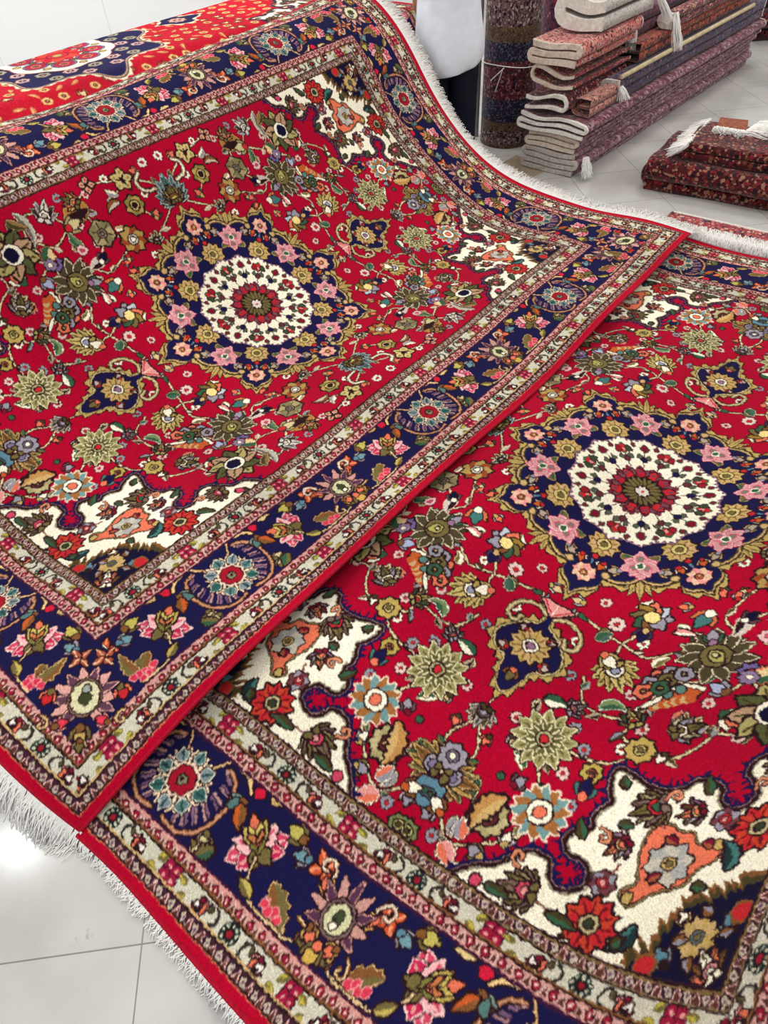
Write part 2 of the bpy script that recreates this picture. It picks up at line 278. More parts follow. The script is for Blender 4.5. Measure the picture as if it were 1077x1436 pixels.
def spandrel(cv):
    q=[(-x,-y) for x,y in SPAN]; cv.T=None
    poly=np.concatenate([smooth(q,4),[(FU+.1,FV+.1)]])
    b=smooth(q,4)
    d=np.gradient(b,axis=0); nn=np.stack([d[:,1],-d[:,0]],1); nn/=np.linalg.norm(nn,axis=1)[:,None]+1e-9
    # which side is the red field (towards origin)
    if ((b+nn*.01)**2).sum()>((b-nn*.01)**2).sum(): nn=-nn
    saw=np.abs(((np.arange(len(b))%5)/5.)*2-1)[:,None]
    for i in range(0,len(b)-2,5):           # small navy flames along the edge
        cv.poly(np.array([b[i]-nn[i]*.0,b[i+1]+nn[i+1]*.034,b[i+2]+nn[i+2]*.0]),NAVY)
    for i in range(0,len(b)-3,5): cv.line([b[i+3],b[i+3]+nn[i+3]*.024],.006,NAVY)
    cv.line(b+nn*.010,.011,NAVY); cv.line(b+nn*.004,.010,C(150,110,100)); 
    cv.poly(poly,IVO); cv.line(b+nn*.002,.009,INK); cv.line(b-nn*.004,.004,C(150,140,120))
    # navy corner
    npch=[(-1.31,-.53),(-1.269,-.554),(-1.247,-.575),(-1.21,-.583),(-1.172,-.598),(-1.15,-.627),(-1.141,-.655),(-1.127,-.68),(-1.114,-.712),(-1.09,-.76)]
    pb=smooth([(-x,-y) for x,y in npch],5)
    w=(RNG.random((len(pb),1))-.5)*.03
    for off,cc in ((-.014,BRN),(.0,OLD),(.012,NVD)):
        cv.poly(np.concatenate([pb+off*np.array([.75,.66])+w*(1 if off<.01 else .5),[(FU+.1,FV+.1)]]),cc)
    bud(cv,1.20,.622,2.4,.02,IVO,TAN,GLD); rosette(cv,1.222,.655,.042,11,GLD,INK,C(90,100,100),OLV,.3,.3,.9,TAN,.003)
    fan(cv,1.268,.70,2.42,.045,[SAL,BRN,IVO],PNK,IVO,INK,5,2.)
    for x,y in ((1.20,.722),(1.278,.612)): bud(cv,x,y,2.4,.028,BLU,C(130,150,160),INK)
    for x,y in ((1.17,.725),(1.288,.575)): cv.tf(x,y); cv.disc(0,0,.018,RD2,BRN,.006)
    for x,y in ((1.24,.61),(1.175,.668),(1.26,.648),(1.215,.70)): leaf(cv,x,y,random.random()*6,.03,.009,.8,GRY,BRN,INK)
    # cartouche
    cp=smooth([(-x,-y) for x,y in CART],4,True); c=cp.mean(0)
    cv.T=None; cv.line(cp,.016,OLD,True); cv.line(cp,.010,C(150,130,90),True); cv.line(cp,.005,INK,True); cv.poly(cp,SAL)
    rosette(cv,1.092,.534,.050,8,C(196,190,172),INK,GLD,OLV,.28,.4,.95,C(170,170,165),.004)
    for x,y,a in ((1.040,.505,0),(1.035,.585,0),(1.135,.507,1.)): leaf(cv,x,y,a,.03,.01,.5,C(160,84,60),MAR,INK)
    for x,y in ((1.178,.482),(1.036,.618)): cv.tf(x,y); cv.disc(0,0,.011,GLD,INK)
    # ivory-ground flowers
    stem(cv,[(1.251,.286),(1.262,.36),(1.251,.436),(1.276,.493)],C(190,110,90),.003,None or INK,5)
    stem(cv,[(.988,.683),(1.03,.66),(1.06,.63)],C(190,110,90),.003)
    stem(cv,[(.988,.449),(1.0,.47),(1.02,.49)],C(190,110,90),.003)
    stem(cv,[(1.251,.436),(1.19,.435),(1.167,.423),(1.12,.44)],C(190,110,90),.003)
    rosette(cv,1.251,.436,.056,11,RD2,INK,C(190,176,130),C(50,60,40),.34,0,1.,C(196,64,44),.006,C(110,20,30))
    rosette(cv,.990,.683,.056,11,RD2,INK,C(190,176,130),C(50,60,40),.34,0,1.,C(196,64,44),.006,C(110,20,30))
    fan(cv,.985,.447,-2.5,.055,[C(150,140,100),OLV,C(120,100,90)],RD2,GRN,INK,9,3.)
    fan(cv,1.253,.278,-2.9,.055,[C(140,128,90),C(120,96,84),OLV],ROS,PNK,INK,9,3.)
    fan(cv,.835,.672,-1.9,.05,[C(140,128,90),C(120,96,84),OLV],ROS,PNK,INK,9,3.)
    for x,y,a in ((1.085,.418,-2.2),(.972,.535,-2.6)):
        fan(cv,x,y,a,.04,[LIL,C(170,160,175),SAL,MAR],TAN,SAL,INK,5,2.2)
    for x,y in ((1.167,.423),(.978,.607)): rosette(cv,x,y,.028,7,C(110,60,66),INK,RD2,PNK,.4,0,1.,GRY,.004)
    for x,y,a,b_,L in ((1.224,.520,-1.3,1.5,.075),(1.09,.655,1.2,-1.5,.075)):
        leaf(cv,x,y,a,L,.014,b_,TEA,C(30,54,54),INK,None,.005,1)
    for x,y,a,L in ((1.097,.345,2.4,.05),(.924,.555,2.2,.05),(1.27,.35,.2,.07),(.93,.69,1.0,.06),(1.276,.495,1.2,.03),(.955,.38,2.4,.03),(1.13,.60,.3,.03),(1.04,.40,.4,.03),(1.285,.215,.3,.06),(.79,.715,1.2,.05)):
        leaf(cv,x,y,a,L,.011,.5,GRN,OLD,INK)
    for x,y in ((1.286,.195),(.775,.722)): cv.tf(x,y); cv.disc(0,0,.012,ROS,INK)
    for x,y,a in ((1.060,.37,0.),(.955,.47,1.5),(1.215,.255,3.),(.90,.64,2.)): curl(cv,x,y,a,.03,1,C(220,150,110),C(190,110,80))
def cluster(cv,x,y,r,n,c,c2):
    cv.tf(x,y,.3)
    for k in range(n): a=k*2*math.pi/n; cv.shape(rot(petal(r*.8,r*.34,r*.18,5),a),INK,INK,.006)
    for k in range(n): a=k*2*math.pi/n; cv.poly(rot(petal(r*.8,r*.34,r*.18,5),a),c); cv.disc(-r*.62*math.sin(a),r*.62*math.cos(a),r*.13,c2,None,n=7)
    cv.disc(0,0,r*.2,INK); 
    for k in range(3): cv.poly(rot(petal(r*.5,r*.09,r*.1),k*2.09+.5),INK)
def quarter(px):
    cv=Cv(0,0,FU,FV,px,RED)
    # scrolling stems
    S=[[(.62,.0),(.56,.05),(.542,.057),(.558,.114),(.581,.197),(.60,.27),(.551,.345),(.545,.42)],[(.581,.197),(.66,.2),(.689,.229)],[(.581,.197),(.52,.225),(.47,.229)],[(.526,.158),(.56,.15)],
       [(.545,.42),(.62,.44),(.655,.345)],[(.655,.345),(.75,.33),(.782,.315),(.80,.26),(.79,.19),(.72,.16)],[(.782,.315),(.84,.32),(.855,.37),(.92,.30),(.924,.157)],[(.924,.157),(.86,.09),(.84,.10)],[(.924,.157),(.99,.18),(1.03,.2),(1.091,.235)],
       [(1.091,.235),(1.151,.224),(1.216,.163),(1.254,.10),(1.21,.05),(1.135,.0)],[(1.135,.0),(1.05,.04),(.957,.0),(.89,.0)],[(1.01,.3),(.95,.29)],[(.855,.37),(.85,.45),(.78,.5),(.713,.504)],[(.545,.42),(.58,.51),(.65,.49)],
       [(.545,.42),(.47,.45),(.41,.40),(.257,.465)],[(.257,.465),(.20,.43),(.13,.45),(.05,.50),(.0,.557)],[(.0,.557),(.06,.62),(.16,.665),(.29,.70)],[(.29,.70),(.37,.65),(.357,.53),(.42,.45)],[(.16,.665),(.245,.61)],
       [(.545,.42),(.60,.52),(.69,.593)],[(.69,.593),(.60,.60),(.54,.56),(.456,.596)],[(.502,.672),(.45,.60)],[(.502,.672),(.58,.69),(.61,.62),(.60,.55)],[(.69,.593),(.76,.55),(.77,.44)],[(.257,.465),(.345,.535)],[(.11,.49),(.17,.56)]]
    for s in S: stem(cv,s)
    fl=[('leaf',.612,.676,2.6,.13,.016,-1.5,GRY,IVO),('leaf',.59,.66,2.2,.10,.014,1.,C(150,140,110),OLD)]
    # scattered leaves and small buds along the stems
    for s in S:
        q=smooth(s,4)
        for i in range(3,len(q)-1,5):
            x,y=q[i]; d=q[i]-q[i-1]; a=math.atan2(d[1],d[0])-math.pi/2
            sd=random.choice((-1,1))
            leaf(cv,x,y,a+sd*.9,.026+random.random()*.016,.008,sd*.5,random.choice((GRN,OLV,C(170,150,130),GRY,C(220,205,180))),random.choice((OLD,GRN,C(190,170,150),INK)),INK,random.choice((None,CRM)),.003)
    for (x,y) in ((.05,.52),(.10,.60),(.22,.70),(.34,.60),(.40,.50),(.32,.43),(.22,.38),(.12,.38),(.33,.35),(.40,.30),(.44,.17),(.47,.10),(.50,.05),(.56,.25),(.62,.10),(.74,.13),(.76,.08),(.86,.21),(.90,.08),(.96,.08),(1.0,.05),(1.02,.15),(.99,.24),(1.05,.28),(.90,.24),(.84,.42),(.81,.36),(.70,.45),(.66,.55),(.74,.63),(.64,.70),(.56,.62),(.48,.55),(.43,.70),(.33,.68),(.52,.50),(.61,.40),(.72,.28),(.63,.30),(.50,.36),(.48,.30),(.36,.42),(.29,.52),(.08,.68),(.21,.62),(.13,.50),(1.19,.21),(1.24,.17),(1.27,.06),(1.20,.09),(1.10,.08),(1.22,.03),(1.28,.11),(.88,.33),(.77,.56),(.40,.60)):
        k=random.random(); x+=random.uniform(-.012,.012); y+=random.uniform(-.012,.012)
        if k<.45: bud(cv,x,y,random.random()*6.3,.020+random.random()*.008,random.choice((IVO,PNK,GRY,C(216,190,140),SAL)),random.choice((GRN,OLV,GRY,SAL,C(200,190,190))),random.choice((RD2,OLD,GLD)))
        elif k<.75: leaf(cv,x,y,random.random()*6.3,.05,.011,random.choice((-1.2,1.2)),random.choice((GRN,GRY,OLV,C(190,160,120))),random.choice((IVO,OLD,C(170,140,90))),INK,CRM)
        else: daisy(cv,x,y,.018,random.choice((C(230,190,180),GRY,IVO)),RD2)
    medallion(cv); pendant(cv)
    # big field flowers, traced positions
    lotus(cv,.924,.157,.080,.3,C(148,142,92),C(90,88,52),C(222,212,168),RD2,12)
    fan(cv,.682,.229,-.9,.066,[GLD,C(206,184,110),C(170,150,80)],IVO,C(150,156,180),C(220,200,130),9,3.2)
    rosette(cv,1.086,.234,.064,14,C(112,150,150),C(232,214,190),IVO,SAL,.45,0,1.,C(160,104,56),.005)
    rosette(cv,1.156,.143,.048,9,C(190,176,128),INK,C(90,40,40),TAN,.42,.2,1.1,C(170,158,110),.006)
    leaf(cv,1.097,.158,-2.5,.120,.019,-1.2,C(190,140,80),C(206,170,110),INK,None,.006,1); cv.tf(1.06,.118); cv.disc(0,0,.009,GRN,INK)
    bud(cv,1.062,.152,1.,.026,GRY,C(120,80,90),MAR)
    fan(cv,1.125,.045,.2,.062,[BRN,C(176,140,70),OLV],GRY,C(120,110,140),C(200,170,110),7,2.2); fan(cv,1.125,-.045,math.pi-.2,.062,[BRN,C(176,140,70),OLV],GRY,C(120,110,140),C(200,170,110),7,2.2)
    rosette(cv,1.190,.008,.036,7,BLU,INK,C(70,110,120),GRN,.3,0,1.1); rosette(cv,1.085,.0,.036,8,GRY,INK,C(110,104,120),IVO,.4)
    fan(cv,.957,0,-math.pi/2,.045,[GRY,C(120,104,100),OLD],C(90,80,84),GRY,C(200,190,170),7,2.4)
    rosette(cv,.857,.367,.036,8,C(190,164,90),INK,C(200,190,110),OLV,.35,.2); rosette(cv,1.288,.012,.026,7,C(120,130,80),INK,C(180,180,110),OLD,.45)
    fan(cv,.813,.184,.8,.034,[GRY,C(170,166,176)],LIL,SAL,INK,5,2.2); rosette(cv,.951,.293,.026,7,C(180,160,80),INK,SAL,OLD,.35)
    bud(cv,1.010,.298,1.6,.034,NAVY,TEA,SAL); leaf(cv,.83,.105,.5,.06,.018,.6,IVO,GRN,INK)
    leaf(cv,1.262,.088,-.4,.06,.018,.5,SAL,PNK,INK,IVO,.004,1); leaf(cv,1.235,.118,2.2,.05,.015,.5,SAL,GRY,INK,IVO,.004,1)
    bud(cv,1.211,.05,2.6,.03,IVO,BRN,ORG)
    # dark spiky flower
    cv.tf(.545,.422,-.6)
    for k in range(11):
        a=(k/11.)*2*math.pi; 
        p=rot(petal(.062,.017,.028,6,.2),a); p=p+np.stack([-(p[:,1]*math.cos(a)*0+np.hypot(p[:,0],p[:,1])**2*2.2)*math.cos(a),-(np.hypot(p[:,0],p[:,1])**2*2.2)*math.sin(a)],1)
        cv.line(p,.013,INK,True); cv.line(p,.0075,C(216,206,170),True); cv.poly(p,C(74,66,44))
    cv.disc(0,0,.036,OLV,INK,.005); cv.shape(rot(petal(.05,.018,-.02),.0),C(170,164,90),INK,.004); cv.disc(0,-.002,.007,C(200,196,140),INK); bud(cv,.505,.40,1.9,.032,GRY,GRN,LIL)
    # multicolour flower
    for k,cc in enumerate((GRY,C(190,196,206),SAL,C(150,120,50),OLV,GRN,BRN,GRY)):
        cv.tf(.466,.228,k*math.pi/4+.2); cv.shape(petal(.056,.020),cc,INK,.005)
    cv.tf(.466,.228); cv.disc(0,0,.020,C(240,216,140),INK); bud(cv,.515,.232,-1.6,.032,NAVY,C(60,50,90),TAN)
    daisy(cv,.526,.158,.026,C(232,200,190),RD2,8); bud(cv,.634,.174,-.6,.036,IVO,GLD,SAL)
    # crescent fan
    cv.T=None
    arc=smooth([(.755,.315),(.715,.345),(.675,.365),(.650,.395),(.652,.432)],8); inn=smooth([(.735,.345),(.715,.375),(.70,.395),(.685,.425)],6)
    cv.shape(np.concatenate([arc,inn[::-1]]),ORG,INK,.006)
    for i in range(0,len(inn)-1,2): cv.tf(*inn[i],0); cv.disc(0,0,.012,TAN if i%4 else ORG)
    cv.T=None; cv.line(arc,.016,INK); cv.line(arc,.010,IVO)
    for x,y in ((.69,.362),(.667,.385)): cv.tf(x,y); cv.disc(0,0,.012,C(90,130,120),INK)
    for x,y,cc in ((.645,.322,SAL),(.672,.312,GRY),(.70,.305,SAL),(.625,.345,GRY),(.65,.345,OLV),(.62,.375,GRY),(.678,.338,GRN)): rosette(cv,x,y,.023,5,cc,INK,cc,GLD,.3)
    leaf(cv,.735,.40,-.6,.06,.020,.6,C(206,120,90),SAL,None or INK,PNK,.003)
    # companions
    fan(cv,.782,.315,2.3,.040,[OLV,GRN,C(170,160,90)],GLD,RD2,INK,5,2.2); fan(cv,.765,.440,2.0,.050,[C(200,170,120),GRY,BRN],IVO,BRN,CRM,5,2.4)
    rosette(cv,.577,.513,.030,8,C(110,96,150),INK,RD2,PNK,.35); bud(cv,.649,.483,2.8,.034,C(170,180,210),GRY,BRN); bud(cv,.713,.504,-.4,.045,SAL,IVO,GRN)
    bud(cv,.412,.360,-1.9,.045,TEA,C(206,110,70),IVO); leaf(cv,.40,.45,-1.5,.075,.018,.4,INK,C(200,190,180),C(210,190,170)); leaf(cv,.440,.51,-.9,.09,.014,-1.2,GRN,C(90,120,80),INK,CRM)
    leaf(cv,.79,.235,1.5,.075,.014,2.2,GRN,C(120,140,90),INK,IVO); leaf(cv,.60,.135,1.2,.05,.016,.4,C(70,100,90),GRN,INK,CRM); leaf(cv,.50,.30,.6,.055,.012,.9,IVO,PNK,INK)
    rosette(cv,.257,.466,.052,9,C(176,146,80),INK,C(206,200,180),IVO,.35,0,1.,C(150,70,40),.006); 
    fan(cv,.005,.565,0,.080,[C(100,136,140),C(120,150,150),C(70,110,115)],C(150,130,80),OLV,C(190,200,190),11,3.6); fan(cv,.005,.545,0,.05,[C(160,136,80),OLV],BRN,C(190,180,90),INK,7,2.6)
    cluster(cv,.160,.668,.046,5,C(206,186,120),C(150,130,80)); rosette(cv,.172,.570,.040,7,C(140,130,66),INK,C(206,186,120),INK,.45,0,1.,C(190,160,90),.006)
    rosette(cv,.352,.532,.050,6,C(170,154,112),INK,C(150,140,120),C(110,110,84),.3,0,1.1,C(128,120,84),.006,OLD)
    leaf(cv,.345,.63,-1.2,.11,.034,.8,INK,C(170,120,60),INK,C(200,150,90),.006,1); fan(cv,.39,.672,-.8,.045,[SAL,C(206,170,90),OLV],TAN,SAL,INK,5,2.)
    fan(cv,.500,.675,.6,.056,[GRY,INK,C(206,200,190)],IVO,C(190,190,170),C(200,196,184),5,2.)
    for k in range(9):
        cv.tf(.688,.596,k*2*math.pi/9); cv.shape(petal(.082,.026,.01),(C(176,164,104),C(84,90,52),C(186,150,116))[k%3],INK,.007); cv.line([[0,.04],[0,.075]],.006,OLD)
    cv.tf(.688,.596); cv.disc(0,0,.036,IVO,INK); cv.disc(.004,0,.026,NVD)
    cluster(cv,.298,.700,.032,4,C(206,160,130),RD2); bud(cv,.456,.596,1.4,.042,C(200,190,140),C(160,150,100),RD2)
    leaf(cv,.56,.57,-2.2,.075,.022,.9,C(226,206,150),GRN,INK,SAL,.004,1)
    fan(cv,.773,.440,0.6,.05,[C(190,180,150),GRY,OLV],IVO,OLV,INK,5,2.2)
    for q,y in ((1,.617),): 
        cv.T=None
        for dx in (.055,):
            cc=smooth([(dx,.59),(dx+.045,.60),(dx+.06,.64),(dx+.03,.665)],6); cv.line(cc,.022,INK); cv.line(cc,.014,C(170,150,120)); cv.line(cc,.005,IVO)
    daisy(cv,.04,.695,.022,C(236,226,210),RD2,8); daisy(cv,.458,.511,.022,C(230,180,180),ROS,8); daisy(cv,.593,.515,.024,C(140,120,150),IVO,8)
    leaf(cv,.22,.60,-.9,.075,.013,1.8,C(206,190,170),BRN,INK); fan(cv,.169,.433,.4,.035,[GRY,BLU,OLV],C(60,60,70),IVO,CRM,5,2.2)
    bud(cv,.418,.447,1.,.03,NVD,C(100,70,80),IVO)
    # leafy arc beside the long edge
    leaf(cv,.60,.712,2.55,.13,.014,-1.1,C(180,176,160),C(110,100,90),INK,IVO); leaf(cv,.635,.70,2.8,.07,.014,.9,C(140,110,70),OLD,INK,TAN)
    spandrel(cv)
    return cv.a
# ------------------------------------------------------------------ border charts
def tile_main(px,period,h):
    cv=Cv(0,-h/2,period,h,px,NAVY); P=period; hp=P/2
    def both(fn):
        for c0 in (0,P):
            for fx in (1,-1): fn(c0,fx)
    def A_(c0,fx):      # around the red rosette at 0
        t=lambda x,y:(c0+fx*x,y)
        L=lambda pts:[t(*p) for p in pts]
        cv.T=None
        for off,cc,w in ((0,INK,.017),(0,C(150,100,70),.0095),(0,C(206,150,116),.004)):
            cv.line(smooth(L([(.078,.082),(.108,.070),(.126,.03),(.124,-.02),(.105,-.062),(.065,-.09),(.02,-.086)]),6),w,cc)
        q=smooth([(.078,.072),(.100,.060),(.112,.025),(.108,-.02),(.088,-.055),(.06,-.076),(.03,-.078)],4)
        for i in range(1,len(q)-1):
            if i%3==2: continue
            x,y=q[i]; d=math.hypot(x,y); k=.022*math.sin(math.pi*i/len(q))+.006
            e=(x*(1-k/d)-.0,y*(1-k/d)+.012)
            cv.T=None; cv.line([t(x,y),t(*e)],.0085,INK); cv.line([t(x,y),t(*e)],.0058,(C(132,98,128),C(186,144,142),C(112,84,116),C(160,120,130))[i%4])
        stem(cv,L([(.03,.045),(.07,.10)]),C(220,180,130),.0055,INK)
        stem(cv,L([(.10,.10),(.13,.095),(.15,.075)]),C(236,200,140),.008,INK)
        cv.tf(*t(.168,.088)); cv.disc(0,0,.014,C(206,30,60),INK); 
        bud(cv,*t(.150,.050),(-fx)*-2.4,.030,C(84,120,116),C(120,150,140),BRN)
        leaf(cv,*t(.150,.045),fx*-2.6,.055,.014,0,BRN,ORG,INK)
        for x,y in ((.130,-.050),(.150,-.06),(.118,-.082)): bud(cv,*t(x,y),random.random()*6,.022,C(206,190,140),C(176,160,120),OLV)
        leaf(cv,*t(.165,-.062),fx*2.4,.055,.013,.3,GRN,OLV,INK,None,.004,1); leaf(cv,*t(.195,.095),fx*-1.4,.05,.010,.5,C(220,196,140),C(200,170,110),INK)
        # pink palmette leaning to the rosette
        cv.tf(c0+fx*.243,0.0,0,1,fx)
        ax=.9
        for a,l,wd,cc,c2 in ((2.5,.075,.024,ROS,C(240,190,190)),(-.65,.075,.024,ROS,C(240,190,190)),(2.95,.06,.022,C(196,40,84),PNK),(-1.1,.06,.022,C(196,40,84),PNK),(1.9,.06,.018,C(240,180,180),ROS),(-.05,.06,.018,C(240,180,180),ROS)):
            p=rot(petal(l,wd),a); cv.line(p,.011,INK,True); cv.line(p,.007,C(240,200,196),True); cv.poly(p,cc); cv.line(rot([[0,l*.3],[0,l*.8]],a),.006,c2)
        for a,l,wd,cc in ((ax-.45,.06,.014,C(190,170,90)),(ax+.45,.06,.014,C(190,170,90)),(ax,.075,.017,SAL),(ax+math.pi-.5,.045,.015,OLV),(ax+math.pi+.5,.045,.015,OLV)):
            p=rot(petal(l,wd),a); cv.shape(p,cc,INK,.005)
        for q in (-1,1):
            for d0,cc in ((.026,C(206,186,96)),(.008,C(196,120,70)),(-.012,C(120,120,60))):
                c_=np.array([[math.cos(ax)*0,0]]); L0=rot([[0,d0],[q*.018,d0+.016],[q*.016,d0+.026],[0,d0+.010]],ax); cv.shape(L0,cc,INK,.003)
    def W_(c0,fx):
        t=lambda x,y:(c0+fx*x,y)
        cv.tf(*t(.096,.060),fx*.785)
        for a in range(4): cv.shape(rot(petal(.036,.012),a*math.pi/2),C(206,84,50),INK,.005); cv.line(rot([[0,.008],[0,.03]],a*math.pi/2),.005,C(236,150,110))
        bud(cv,*t(.135,.052),fx*-1.9,.028,C(110,150,160),GRY,BLU)
        leaf(cv,*t(.168,-.030),fx*2.0,.13,.020,-fx*.7,OLV,BRN,INK,C(206,170,120),.005,1)
        for i in range(4): cv.tf(*t(.112+.014*i,-.078+.008*(i%2))); cv.disc(0,0,.0095,C(214,60,84),PNK,.003)
        cv.T=None; stem(cv,[t(.03,-.07),t(.06,-.088),t(.10,-.092),t(.20,-.085),t(.235,-.02)],C(220,190,140),.005)
        curl(cv,*t(.06,.045),0,.045,fx,C(236,220,190),C(200,160,140)); bud(cv,*t(.055,.028),fx*-.9,.024,SAL,C(214,160,90),BRN)
        bud(cv,*t(.170,.075),fx*-1.5,.034,C(190,180,90),OLV,BRN); leaf(cv,*t(.19,-.085),fx*-1.0,.05,.012,.4,OLV,C(190,170,90),INK)
        bud(cv,*t(.045,-.06),fx*2.6,.022,OLV,BRN,TAN); curl(cv,*t(.075,-.045),2.,.035,fx,C(230,200,150),BRN)
    both(A_)
    for fx in (1,-1): W_(hp,fx)
    for c0 in (0,P):    # rosettes
        cv.tf(c0,0); cv.disc(0,0,.070,NVD,None,n=24)
        for k in range(8):
            cv.tf(c0,0,k*math.pi/4+.39); cv.line([[0,.03],[0,.060]],.011,INK); cv.line([[0,.03],[0,.058]],.0065,C(240,214,180)); cv.line([[-.010,.072],[0,.058],[.010,.072]],.010,INK); cv.line([[-.010,.072],[0,.058],[.010,.072]],.0055,C(240,214,180))
            cv.tf(c0,0,k*math.pi/4); p=petal(.034,.015,.043,5); cv.line(p,.011,INK,True); cv.line(p,.0055,C(206,206,190),True); cv.poly(p,(C(84,120,118),C(120,136,140),C(50,96,90))[k%3]); cv.line([[0,.05],[0,.07]],.005,C(34,60,60))
        cv.tf(c0,0); 
        for k in range(8): cv.tf(c0,0,k*math.pi/4); cv.poly(petal(.022,.016,.022),C(236,200,176))
        cv.tf(c0,0); cv.disc(0,0,.034,C(160,22,40),INK,.003,8); cv.disc(0,0,.013,C(130,130,100),INK,.004,6); cv.disc(.003,.002,.005,INK)
    cv.tf(hp,0)
    for k in range(11):
        a=(k-5)*.50; p=rot(petal(.056-.003*abs(k-5),.0085,.032,6,.1),a+math.pi*0); cv.line(p,.011,INK,True); cv.line(p,.005,C(206,150,140),True); cv.poly(p,C(84,50,74) if k%2 else C(196,146,136))
    cv.disc(0,0,.040,C(120,96,90),INK,n=18); cv.disc(0,0,.031,C(206,204,160),INK,n=18); cv.shape(rot(petal(.032,.013,-.012),0.),C(60,70,44),INK,.002); cv.disc(0,-.016,.008,IVO,INK)
    for fx in (1,-1): bud(cv,hp+fx*.04,-.045,fx*2.4,.026,SAL,C(190,150,80),BRN)
    bud(cv,hp,-.062,math.pi,.036,C(206,170,80),OLV,SAL)
    return cv.a
def tile_white(px,period,h):
    cv=Cv(0,-h/2,period,h,px,WGD); hp=period/2; k=h/.042
    for c0 in (0,period):
        for i in range(4):
            a=i*math.pi/2+.785; cv.tf(c0+.0125*k*math.cos(a),.0125*k*math.sin(a)); cv.disc(0,0,.0118*k,C(156,24,60),INK,.002); cv.disc(0,0,.004*k,PNK)
    for c0,fx in ((0,1),(period,-1)):
        t=lambda x,y:(c0+fx*x,y*k)
        for x,y,a in ((.045,.006,1.1),(.058,-.008,2.2),(.05,-.012,3.)): leaf(cv,*t(x,y),fx*a,.028,.007,.6,C(190,176,70),OLV,C(120,110,60),None,.002)
        bud(cv,*t(.100,.008),fx*-2.6,.018*k,SAL,PNK,MAR); bud(cv,*t(.098,-.012),fx*.5,.014*k,C(240,230,220),ROS,INK)
        cv.T=None; cv.line(smooth([t(.135,.016),t(.15,.008),t(.152,-.008),t(.14,-.016)],4),.007,C(50,44,40)); leaf(cv,*t(.128,.0),0,.02,.006,.8,C(90,84,60),OLD,INK,None,.002)
    cv.tf(hp,0); cv.disc(0,0,.0205*k,C(26,40,40),None,n=18)
    for i in range(9): cv.disc(.0145*k*math.cos(i*.698),.0145*k*math.sin(i*.698),.0034*k,C(200,196,170),None,n=6)
    cv.disc(0,0,.006*k,C(150,30,44),INK,.0035)
    return cv.a
def tile_thin(px,period,h,c1,c2,c3):
    cv=Cv(0,-h/2,period,h,px,c1); hw=h*.36
    for c0 in (0,period):
        cv.tf(c0,0); cv.shape([(-period*.26,-.1*h),(0,hw),(period*.26,.1*h),(0,-hw)],c2,INK,.0025); cv.shape([(-period*.1,0),(0,hw*.45),(period*.1,0),(0,-hw*.45)],c3)
    cv.tf(period/2,0); cv.shape([(-period*.2,-hw),(0,hw*.7),(period*.2,-hw)],C(90,50,44),C(224,180,170),.003)
    return cv.a
def corner(cv,sx,sy):
    X,Y=HA-CC,HB-CC
    hw=(O2-O1)/2
    cv.T=None; cv.poly([(sx*(X-hw),sy*(Y-hw)),(sx*(X+hw),sy*(Y-hw)),(sx*(X+hw),sy*(Y+hw)),(sx*(X-hw),sy*(Y+hw))],NAVY)
    an=math.atan2(sy,sx)-math.pi/2
    # crossed sticks at the inner corner
    for d in (-1,1):
        for a in range(4):
            cv.tf(sx*(X-.066)+d*.030*math.cos(an),sy*(Y-.066)+d*.030*math.sin(an),an+.785); cv.shape(rot(petal(.034,.009),a*math.pi/2),C(170,84,60),INK,.004); cv.line(rot([[0,.006],[0,.032]],a*math.pi/2),.004,C(236,190,150))
    cv.tf(sx*(X+.012),sy*(Y+.012),an)
    for k in range(12):
        a=(k-5.5)*.46+math.pi; p=rot(petal(.052,.010,.030,6,.1),a); cv.line(p,.012,INK,True); cv.line(p,.006,C(226,170,160),True); cv.poly(p,C(96,60,80) if k%2 else C(214,160,150))
    t_=np.linspace(0,2*math.pi,22,endpoint=False); e_=np.stack([.034*np.cos(t_),.043*np.sin(t_)],1)
    cv.shape(e_*1.18,C(140,110,90),INK,.004); cv.shape(e_,C(214,210,168),INK,.004); cv.shape(rot(petal(.04,.016,-.015),0.),C(60,66,40),INK,.002); cv.disc(0,-.022,.010,C(150,160,150),INK)
    for d in (-1,1):
        B=(cv.tf(sx*X,sy*Y,an).T); Q=lambda x,y:np.array([x,y])@B[0].T+B[1]
        x,y=Q(d*.085,-.005); bud(cv,x,y,an-d*.4,.028,RD2,SAL,OLV)
        x,y=Q(d*.062,.085); bud(cv,x,y,an+d*2.,.024,C(220,60,80),PNK,BRN)
        x,y=Q(d*.135,-.028); leaf(cv,x,y,an+d*2.0,.10,.014,-d*.7,BRN,OLV,INK,TAN,.005,1)
        x,y=Q(d*.10,.055); curl(cv,x,y,an+d*1.2,.03,d,C(220,190,140),BRN)
        for i in range(4): x,y=Q(d*(.150-.012*i),-.035+.01*(i%2)); cv.tf(x,y); cv.disc(0,0,.009,C(206,50,80),PNK,.003)
    x,y=sx*(X+.066),sy*(Y+.066); bud(cv,x,y,an,.034,C(190,160,90),OLV,BRN); x,y=sx*(X+.088),sy*(Y+.088); bud(cv,x,y,an,.022,OLV,TAN,BRN)
